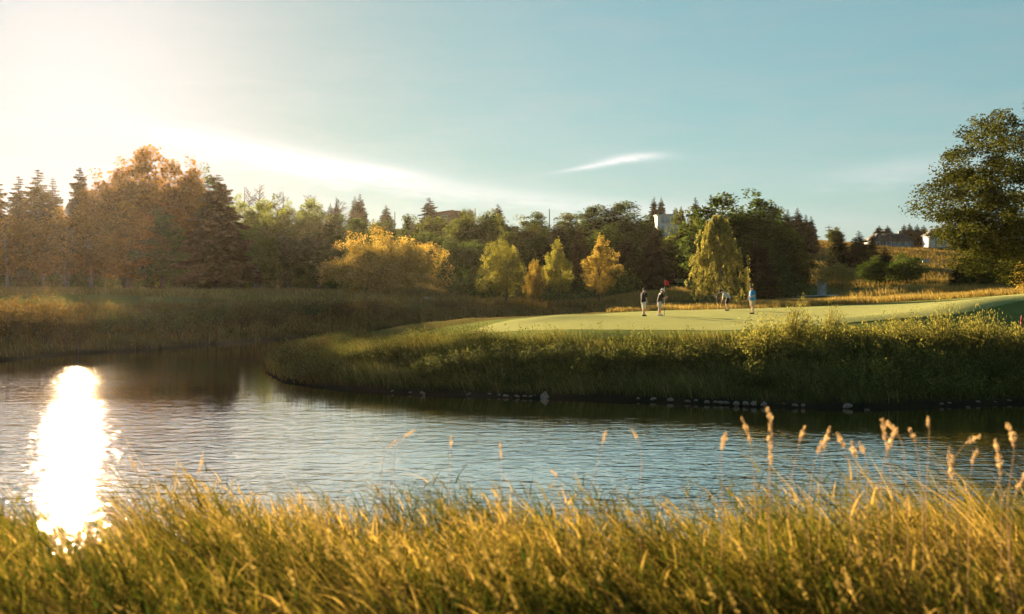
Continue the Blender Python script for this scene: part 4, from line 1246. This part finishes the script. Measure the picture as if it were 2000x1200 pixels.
def loft(mb, rings):
    """closed garment: rings of (centre, half-width vector, half-depth vector)"""
    k = 14; V = []
    for c, u, v in rings:
        for j in range(k):
            a = 2 * pi * j / k
            V.append(np.array(c) + np.array(u) * cos(a) + np.array(v) * sin(a))
    n = len(rings)
    F = [(i * k + j, i * k + (j + 1) % k, (i + 1) * k + (j + 1) % k, (i + 1) * k + j) for i in range(n - 1) for j in range(k)]
    mb.raw(V, F)


def skin_body(J, parent, stout):
    """one continuous skinned figure through the joints J"""
    V, E, Rd = [], [], []
    def add(p, rad, par=None):
        V.append(tuple(p)); Rd.append(rad)
        if par is not None: E.append((par, len(V) - 1))
        return len(V) - 1
    A = {k: np.array(v, float) for k, v in J.items()}
    pel = add(A['pelvis'], .135 * stout)
    sp = add((A['pelvis'] + A['chest']) / 2, .13 * stout, pel)
    ch = add(A['chest'], .14 * stout, sp)
    nk = add(A['neck'], .062, ch)
    ax = A['head'] - A['neck']; L = np.linalg.norm(ax); ax /= L
    jw = add(A['neck'] + ax * L * .42 + A['face'] * .025, .072, nk)
    hd = add(A['head'], .092, jw)
    add(A['head'] + ax * .075 - A['face'] * .01, .078, hd)
    add(A['head'] - ax * .02 + A['face'] * .112, .017, hd)
    sd = np.cross(A['face'], ax)
    for s in (-1, 1): add(A['head'] - ax * .02 + sd * s * .095, .02, hd)
    for s in 'LR':
        sh = add(A[s + 'sh'], .068, ch)
        el_ = add(A[s + 'el'], .046, sh)
        wr = add(A[s + 'wr'], .031, el_)
        d = A[s + 'ha'] - A[s + 'wr']; d /= np.linalg.norm(d)
        pm = add(A[s + 'wr'] + d * .06, .036, wr)
        q = np.cross(d, A['face']); q /= np.linalg.norm(q) + 1e-9
        for fi, ln in enumerate((.075, .085, .08, .06)):
            o_ = q * (fi - 1.5) * .019
            f1 = add(A[s + 'wr'] + d * .10 + o_, .0095, pm)
            add(A[s + 'wr'] + d * (.10 + ln * .9) + o_ + A['face'] * .02, .008, f1)
        add(A[s + 'wr'] + d * .075 + q * .05 + A['face'] * .02, .0105, pm)
        hp = add(A[s + 'hip'], .095 * stout, pel)
        kn = add(A[s + 'kn'], .062, hp)
        cf = add(A[s + 'kn'] * .62 + A[s + 'an'] * .38, .06, kn)
        an = add(A[s + 'an'], .04, cf)
        add(A[s + 'an'] + A[s + 'toe'] * .15 - np.array([0, 0, .045]), .035, an)
    me = bpy.data.meshes.new('body'); me.from_pydata(V, E, [])
    me.materials.append(SKIN)
    o = link(bpy.data.objects.new('body', me), parent)
    md = o.modifiers.new('skin', 'SKIN'); md.use_smooth_shade = True
    sv = me.skin_vertices[0].data
    for i, rd in enumerate(Rd): sv[i].radius = (rd, rd)
    sv[0].use_root = True
    o.modifiers.new('sub', 'SUBSURF').levels = 1
    o.modifiers['sub'].render_levels = 2
    return o


def golfer(label, loc, heading, J, shirt, shorts, shoes, cap, stout=1.0, scale=1.0, hair=True):
    """J in local axes: +X forward, +Y left, +Z up"""
    e = empty('person', tuple(loc), heading, (scale,) * 3)
    tag(e, label, 'person')
    A = {k: np.array(v, float) for k, v in J.items()}
    skin_body(J, e, stout)
    fw, lf = np.array([1.0, 0, 0]), np.array([0, 1.0, 0])
    up = A['chest'] - A['pelvis']; up /= np.linalg.norm(up)
    fr = np.cross(lf, up)
    m = MB()
    pe, chs, nk = A['pelvis'], A['chest'], A['neck']
    W_ = .19 * stout; D_ = .135 * stout
    loft(m, [(pe - up * .10, lf * W_ * 1.02, fr * D_ * 1.1), (pe - up * .08, lf * W_ * 1.05, fr * D_ * 1.14), (pe + up * .10, lf * W_ * 1.0, fr * D_ * 1.15), (pe * .45 + chs * .55, lf * W_ * 1.04, fr * D_ * 1.12),
             (chs, lf * W_ * 1.1, fr * D_ * 1.08), (chs + (nk - chs) * .62, lf * W_ * .98, fr * D_ * .82), (chs + (nk - chs) * .88, lf * .10, fr * .085), (nk + (nk - chs) * .12, lf * .07, fr * .07)])
    for s in 'LR':
        a, b = A[s + 'sh'], A[s + 'el']
        m.tube([a * 1.0 + (chs - a) * .18, a, a + (b - a) * .45, a + (b - a) * .82], [.08 * stout, .084, .074, .078], 10)
    m.build('shirt', CL[shirt], e, smooth=True)
    m = MB()
    loft(m, [(pe + up * .03, lf * W_ * .96, fr * D_ * 1.04), (pe - up * .05, lf * W_ * 1.0, fr * D_ * 1.1), (pe - np.array([0, 0, .15]), lf * W_ * .98, fr * D_ * 1.05), (pe - np.array([0, 0, .19]), lf * W_ * .5, fr * D_ * .6)])
    for s in 'LR':
        a, b = A[s + 'hip'], A[s + 'kn']
        m.tube([a + np.array([0, 0, .02]), a + (b - a) * .3, a + (b - a) * .98], [.112 * stout, .116 * stout, .105 * stout], 10)
    m.build('shorts', CL[shorts], e, smooth=True)
    for s in 'LR':
        an, toe = A[s + 'an'], A[s + 'toe']
        m = MB()
        z = an[2] - .045
        pts = [an - toe * .075 + [0, 0, -.035], an - toe * .02 + [0, 0, -.03], an + toe * .08 + [0, 0, -.04], an + toe * .17 + [0, 0, -.05], an + toe * .20 + [0, 0, -.052]]
        m.tube(pts, [.036, .046, .046, .042, .025], 8)
        m.build('shoe', CL[shoes], e, smooth=True)
    ax = A['head'] - A['neck']; ax /= np.linalg.norm(ax)
    f = A['face']; sd = np.cross(f, ax)
    m = MB()
    h0 = A['head']
    loft(m, [(h0 + ax * .025, sd * .104, f * .116), (h0 + ax * .07, sd * .103, f * .114), (h0 + ax * .115, sd * .085, f * .095), (h0 + ax * .145, sd * .045, f * .05), (h0 + ax * .15, sd * .005, f * .005)])
    if cap:
        k = 7
        V = [h0 + ax * (.03 - .02 * sin(pi * i / (k - 1))) + sd * .10 * cos(pi * i / (k - 1)) + f * (.06 + .14 * sin(pi * i / (k - 1))) for i in range(k)]
        V2 = [v + ax * .012 for v in V]
        V3 = [h0 + ax * .03 + sd * .10 * cos(pi * i / (k - 1)) + f * .06 for i in range(k)]
        m.raw(V + V3, [(i, i + 1, k + i + 1, k + i) for i in range(k - 1)])
        m.raw(V2 + [v + ax * .012 for v in V3], [(i, i + 1, k + i + 1, k + i) for i in range(k - 1)])
        m.build('cap', CL[cap], e, smooth=True)
        m2 = MB()
        loft(m2, [(h0 - ax * .055 - f * .015, sd * .088, f * .09), (h0 + ax * .03 - f * .012, sd * .1, f * .104)])
        m2.build('hair', HAIR, e, smooth=True)
    else:
        loft(m, [(h0 - ax * .06 - f * .03, sd * .092, f * .082), (h0 + ax * .03 - f * .006, sd * .103, f * .108)])
        m.build('hair', HAIR, e, smooth=True)
    return e


def legs(gap=.10, lx=0.0, rx=0.0, kb=.02, out_=.0):
    return dict(Lhip=(0, .09, .90), Rhip=(0, -.09, .90), Lkn=(lx * .55 + kb, gap, .49), Rkn=(rx * .55 + kb, -gap, .49), Lan=(lx, gap + out_, .085), Ran=(rx, -gap - out_, .085),
                Ltoe=(1, .15, 0), Rtoe=(1, -.15, 0))


def on_green(px, py):
    p = hit(px, py, 47, 90); p[2] += .055
    return p


# 1: walking away to the right
p1 = on_green(1257, 619.5)
J = dict(pelvis=(0, 0, .96), chest=(.03, 0, 1.32), neck=(.05, 0, 1.49), head=(.08, 0, 1.64), face=(.96, 0, -.26), Lsh=(.03, .20, 1.41), Lel=(.10, .27, 1.15), Lwr=(.30, .26, 1.06), Lha=(.40, .22, 1.07),
         Rsh=(.03, -.20, 1.41), Rel=(-.05, -.29, 1.14), Rwr=(.03, -.31, .90), Rha=(.06, -.31, .80), **legs(.09, .14, -.12))
golfer('person in black polo, pale shorts and black shoes walking on the green', p1, R(35), J, 'black', 'white', 'leather', 'black', 1.0, 1.0)
# 2: holding the flagstick
p2 = on_green(1288, 619)
J = dict(pelvis=(0, 0, .95), chest=(.08, 0, 1.29), neck=(.13, 0, 1.45), head=(.19, 0, 1.59), face=(.9, -.1, -.42), Lsh=(.09, .19, 1.38), Lel=(.20, .24, 1.14), Lwr=(.40, .10, 1.10), Lha=(.48, .05, 1.13),
         Rsh=(.09, -.19, 1.38), Rel=(.24, -.22, 1.15), Rwr=(.42, -.08, 1.20), Rha=(.50, -.02, 1.22), **legs(.10, .10, -.08))
golfer('person in black top, grey shorts and white shoes holding the flagstick', p2, R(8), J, 'black', 'pale_grey', 'offwhite', 'offwhite', .95, 1.0)
# 3: bent over a putt
p3 = on_green(1421, 608.5)
J = dict(pelvis=(-.06, 0, .90), chest=(.16, 0, 1.16), neck=(.29, 0, 1.28), head=(.41, 0, 1.34), face=(.62, 0, -.78), Lsh=(.21, .19, 1.19), Lel=(.30, .15, .93), Lwr=(.36, .04, .72), Lha=(.38, .02, .63),
         Rsh=(.21, -.19, 1.19), Rel=(.30, -.15, .91), Rwr=(.36, -.03, .67), Rha=(.38, -.02, .58), **legs(.14, -.02, -.02, .09, .03))
J['Lhip'], J['Rhip'] = (-.05, .09, .86), (-.05, -.09, .86)
golfer('person in slate polo and black shorts bent over a putt', p3, R(172), J, 'slate', 'black', 'leather', 'black', 1.0, 1.04)
# 4: onlooker in blue
p4 = on_green(1470, 615)
J = dict(pelvis=(0, 0, .96), chest=(.0, 0, 1.32), neck=(.03, 0, 1.50), head=(.07, 0, 1.65), face=(.95, .1, -.3), Lsh=(.0, .22, 1.41), Lel=(.08, .29, 1.15), Lwr=(.27, .17, 1.05), Lha=(.36, .11, 1.07),
         Rsh=(.0, -.22, 1.41), Rel=(.05, -.29, 1.13), Rwr=(.20, -.18, .95), Rha=(.28, -.12, .90), **legs(.12, .05, -.06))
golfer('stout person in bright blue polo and khaki shorts watching the putt', p4, R(195), J, 'sky', 'khaki', 'leather', None, 1.2, 1.02)

# flagstick, putter, ball, hazard stake
RED = plain('flag_red', (.42, .02, .02), .7, .1, 12)
fp = P3(1297.5, 619, p2[1])
e = empty('flagstick', (fp[0], fp[1], p2[2])); tag(e, 'flagstick with a red flag held up by a person', 'flagstick')
for a, b, mt in [(0, .55, 'black'), (.55, 1.1, 'offwhite'), (1.1, 1.5, 'black'), (1.5, 1.82, 'offwhite'), (1.82, 2.3, 'black')]:
    MB().tube([(0, 0, a), (0, 0, b)], .016, 8).build('pole_band', CL[mt], e)
m = MB(); nu, nv = 9, 6; V = []
for i in range(nu):
    for j in range(nv):
        u, v = i / (nu - 1), j / (nv - 1)
        V.append((0.02 + .27 * u, .05 * sin(5 * u + v), 2.28 - .12 * u * u - (.36 - .12 * u) * v))
m.raw(V, [(i * nv + j, (i + 1) * nv + j, (i + 1) * nv + j + 1, i * nv + j + 1) for i in range(nu - 1) for j in range(nv - 1)])
fl = m.build('flag', RED, e, smooth=True)
fl.modifiers.new('thick', 'SOLIDIFY').thickness = .006
hp = np.array(p3) + np.array([-.38 * 1.04, -.03, .66 * 1.04]); gp = np.array([hp[0] - .22, hp[1] - .16, p3[2] + .02])
e = empty('putter', tuple(gp)); tag(e, 'thin putter held low by the bent-over person', 'golf club')
MB().tube([(0, 0, .02), tuple((hp - gp) * .75)], .007, 6).build('shaft', MET, e)
MB().tube([tuple((hp - gp) * .75), tuple((hp - gp) * 1.12)], .014, 6).build('grip', CL['black'], e)
MB().box((.0, -.02, .0), (.035, .12, .03), .3).build('club_head', MET, e)
bp_ = on_green(1430, 620)
bm = bmesh.new(); bmesh.ops.create_icosphere(bm, subdivisions=2, radius=.0215); me = bpy.data.meshes.new('golf_ball'); bm.to_mesh(me); bm.free()
me.materials.append(CL['offwhite']); o = link(bpy.data.objects.new('golf_ball', me)); o.location = (bp_[0], bp_[1], bp_[2] + .02)
tag(o, 'tiny white golf ball lying on the green below the putter', 'golf ball')
sp_ = P3(1995, 638, 45.4); zz = gz(sp_[0], sp_[1])
e = empty('hazard_stake', (sp_[0], sp_[1], zz)); tag(e, 'red hazard stake on the mound by the right picture edge', 'stake')
MB().tube([(0, 0, -.1), (0, 0, .5)], .045, 8).build('post', RED, e); MB().tube([(0, 0, .5), (.02, 0, .78)], [.045, .03], 8).build('tip', RED, e)

# ------------------------------------------------------------------ golf cart beyond the rough
cpos = stand(1328, 136)
e = empty('golf_cart', tuple(cpos), R(60)); tag(e, 'dark-roofed golf cart half hidden behind the rough rise', 'golf cart')
BL, WH = CL['black'], plain('cart_white', (.7, .7, .68), .4, .05, 5)
m = MB(); m.box((.0, 0, .50), (2.2, 1.1, .35)); m.box((.85, 0, .78), (.5, 1.05, .35), taper=.8); m.build('body', WH, e)
m = MB(); m.box((0, 0, 1.82), (1.7, 1.15, .07)); m.build('roof', BL, e)
for sx in (-.7, .7):
    for sy in (-.5, .5): MB().tube([(sx * .95, sy, .6), (sx, sy, 1.8)], .025, 6).build('roof_post', BL, e)
MB().box((-.25, 0, .82), (.5, 1.0, .14)).build('seat', BL, e); MB().box((-.5, 0, 1.1), (.1, 1.0, .45)).build('backrest', BL, e)
for sx in (-.75, .75):
    for sy in (-.5, .5):
        wl = MB().tube([(sx, sy - .09, .23), (sx, sy + .09, .23)], .23, 14).build('wheel', BL, e)
        MB().tube([(sx, sy - .1, .23), (sx, sy + .1, .23)], .11, 10).build('rim', WH, wl)
m = MB()
for sy in (-.25, .25): m.tube([(-1.0, sy, .6), (-1.15, sy, 1.45)], [.13, .15], 10)
m.build('golf_bag', BL, e)

# ------------------------------------------------------------------ houses on the ridge
GL = plain('window_glass', (.10, .13, .15), .12, .1, 2, spec=.8)
GLB = plain('pale_glazing', (.26, .32, .34), .3, .1, 2)
FRM = plain('white_frame', (.75, .74, .72), .6, .05, 3)


def house(label, px, d, py_base, dims, wallm, roofm, roof, wins, name='house', rz=0.0, chim=False, glass=GL):
    """dims (w, depth, wall height); wins: (x, z, w, h) on the front; roof: 'mono' | 'flat' | list of gables (x, w, rise)"""
    b = stand(px, d)
    zb = CAMZ + (HY - py_base) / FPX * d
    e = empty(name, (b[0], b[1], zb), rz); tag(e, label, 'house')
    w, dp, h = dims
    m = MB(); m.box((0, 0, h / 2 - 2), (w, dp, h + 4)); wall = m.build('wall', wallm, e)
    if roof == 'mono':
        m = MB()
        x0, x1, y0, y1 = -w / 2 - .7, w / 2 + 1.0, -dp / 2 - 1.0, dp / 2 + .6
        za, zb2 = h - .15, h + .75
        m.raw([(x0, y0, za), (x1, y0, zb2), (x1, y1, zb2), (x0, y1, za), (x0, y0, za + .35), (x1, y0, zb2 + .35), (x1, y1, zb2 + .35), (x0, y1, za + .35)],
              [(0, 3, 2, 1), (4, 5, 6, 7), (0, 1, 5, 4), (1, 2, 6, 5), (2, 3, 7, 6), (3, 0, 4, 7)])
        m.build('roof', roofm, e)
    elif roof == 'flat':
        ov = min(.9, .12 * w); m = MB(); m.box((0, 0, h + .1), (w + ov, dp + ov, .2)); m.build('roof', roofm, e)
    else:
        m = MB()
        rz_, hr = h, 2.2
        m.raw([(-w / 2 - .4, -dp / 2 - .5, rz_), (w / 2 + .4, -dp / 2 - .5, rz_), (w / 2 - 1.6, 0, rz_ + hr), (-w / 2 + 1.6, 0, rz_ + hr), (-w / 2 - .4, dp / 2 + .5, rz_), (w / 2 + .4, dp / 2 + .5, rz_)],
              [(0, 1, 2, 3), (5, 4, 3, 2), (0, 3, 4, 4), (1, 5, 2, 2), (0, 4, 5, 1)])
        rf = m.build('roof', roofm, e)
        for gx_, gw, gr in roof:
            g0 = MB(); y0 = -dp / 2 - .35
            g0.raw([(gx_ - gw / 2, y0, h - .4), (gx_ + gw / 2, y0, h - .4), (gx_, y0, h + gr), (gx_ - gw / 2, 0, h - .4), (gx_ + gw / 2, 0, h - .4), (gx_, 0, h + gr)], [(0, 1, 2, 2), (0, 2, 5, 3), (1, 4, 5, 2)])
            gb = g0.build('gable', wallm, e)
            g1 = MB()
            for sg in (-1, 1):
                a = np.array([gx_ + sg * (gw / 2 + .3), y0 - .25, h - .55]); c = np.array([gx_, y0 - .25, h + gr + .12]); up = np.array([0, 0, .16]); bk = np.array([0, dp / 2 + .3, 0])
                g1.raw([a, c, c + bk, a + bk, a + up, c + up, c + bk + up, a + bk + up], [(0, 3, 2, 1), (4, 5, 6, 7), (0, 1, 5, 4), (1, 2, 6, 5), (2, 3, 7, 6), (3, 0, 4, 7)])
            g1.build('gable_roof', roofm, gb)
    for (x_, z_, ww, hh) in wins:
        y0 = -dp / 2
        f = MB()
        for (cx_, cz_, sx_, sz_) in ((x_, z_ - hh / 2, ww + .2, .12), (x_, z_ + hh / 2, ww + .2, .12), (x_ - ww / 2, z_, .12, hh - .12), (x_ + ww / 2, z_, .12, hh - .12)):
            f.box((cx_, y0 - .05, cz_), (sx_, .14, sz_))
        fo = f.build('window', FRM, e)
        MB().box((x_, y0 - .02, z_), (ww - .1, .06, hh - .1)).build('pane', glass, fo)
    if chim: MB().box((w * .3, .5, h + 2.2), (.7, .7, 1.6)).build('chimney', wallm, e)
    return e


BRN, DKW, WHT, DRF, RBR = (plain('siding_brown', (.20, .14, .10), .8, .15, 3), plain('siding_dark_grey', (.11, .115, .12), .8, .15, 3), plain('stucco_white', (.46, .46, .46), .75, .05, 2),
                           plain('roof_dark', (.03, .028, .028), .9, .2, 6), plain('roof_red_brown', (.16, .075, .05), .85, .2, 5))
house('brown house with a slanting flat roof and one big window on the ridge', 866, 300, 446, (4.6, 6, 4.2), BRN, RBR, 'mono', [(.5, 2.9, 1.9, 1.5)])
house('low red-brown roofed house right of the slanting-roofed house', 892, 306, 446, (5.2, 6, 3.2), BRN, RBR, [(0.2, 3.2, 1.9)], [(-1.2, 1.9, 1.2, 1.1)])
house('white flat-roofed house with tall glazing on the ridge', 1302, 282, 462, (5.6, 7, 5.9), WHT, WHT, 'flat', [(-1.7, 4.5, 1.2, 2.0), (-.3, 4.5, 1.2, 2.0), (1.2, 4.5, 1.2, 2.0), (-1.7, 2.0, 1.2, 2.0), (1.2, 2.0, 1.2, 2.0)], glass=GLB)
house('long dark grey gabled house on the hilltop', 1735, 306, 487, (12.2, 8, 2.6), DKW, DRF, [(-4.2, 3.6, 1.9), (-.6, 2.8, 1.4), (3.4, 3.4, 1.2)],
      [(-4.6, 1.5, 1.0, 1.2), (-1.3, 1.2, 1.6, 1.9), (.8, 1.6, 1.2, 1.2), (2.6, 1.5, 1.3, 1.4), (4.5, 1.5, 1.5, 1.4)], chim=True)
house('white two-storey gabled house at the right end of the hilltop', 1826, 306, 484, (5.0, 7, 3.6), WHT, DRF, [(-1.2, 2.4, 1.3)], [(-1.2, 2.6, .8, 1.2), (.9, 2.5, .9, 1.1), (-1.2, .9, .8, 1.1), (.9, .9, .9, 1.1)])
b = stand(1601, 128)
house('small white shed half hidden by the pale gold bush', 1605, 127, 564, (.8, 1.2, 1.1), WHT, DRF, 'flat', [], name='shed')['category'] = 'shed'


def pole(px, top, d, label, arm=True, bot=None):
    b = stand(px, d); zt = CAMZ + (HY - top) / FPX * d; h = zt - b[2]
    e = empty('utility_pole', tuple(b)); tag(e, label, 'utility pole', 'utility poles on the ridge')
    MB().tube([(0, 0, -.3), (0, 0, h)], [.17, .12], 8).build('post', M['bark'], e)
    if arm:
        for k in (0, 1):
            a = MB().box((0, 0, h - .5 - k * .9), (2.2, .14, .14)).build('crossarm', M['bark'], e)
            for q in (-.9, -.45, .45, .9): MB().tube([(q, 0, h - .43 - k * .9), (q, 0, h - .2 - k * .9)], .05, 6).build('insulator', CL['pale_grey'], a)


pole(1619, 441, 290, 'utility pole with crossarms on the hill left of the dark spruce clump')
pole(771, 414, 270, 'thin pole above the golden tree', False)
pole(1073, 409, 270, 'thin pole above the olive trees in the middle', False)
pole(928, 407, 300, 'thin pole right of the brown-roofed houses', False)
b = stand(1808, 150); zt = CAMZ + (HY - 507) / FPX * 150
e = empty('box_post', tuple(b)); tag(e, 'thin post carrying two pale boxes in the hillside meadow', 'post')
MB().tube([(0, 0, -.2), (0, 0, zt - b[2] - .3)], .05, 6).build('post', M['bark'], e)
for q in (-.25, .25): MB().box((q, 0, zt - b[2] - .25), (.36, .36, .5)).build('box', CL['pale_grey'], e)
MB().box((0, 0, zt - b[2] + .04), (1.0, .5, .06)).build('lid', CL['slate'], e)

# ------------------------------------------------------------------ evening haze
m, N = mat_base('evening_haze')
pv = N.n('ShaderNodeVolumePrincipled')
pv.inputs['Color'].default_value = (0.97, 0.86, 0.72, 1)
pv.inputs['Density'].default_value = HAZE_DENSITY
pv.inputs["Anisotropy"].default_value = 0.7
o_ = N.n('ShaderNodeOutputMaterial'); N.t.links.new(pv.outputs[0], o_.inputs['Volume'])
if HAZE_DENSITY > 0:
    hz = MB().box((0, 950, 14.5), (4400, 2500, 34)).build('haze', m)
    tag(hz, 'thin warm evening haze over the whole river valley', kind='stuff')
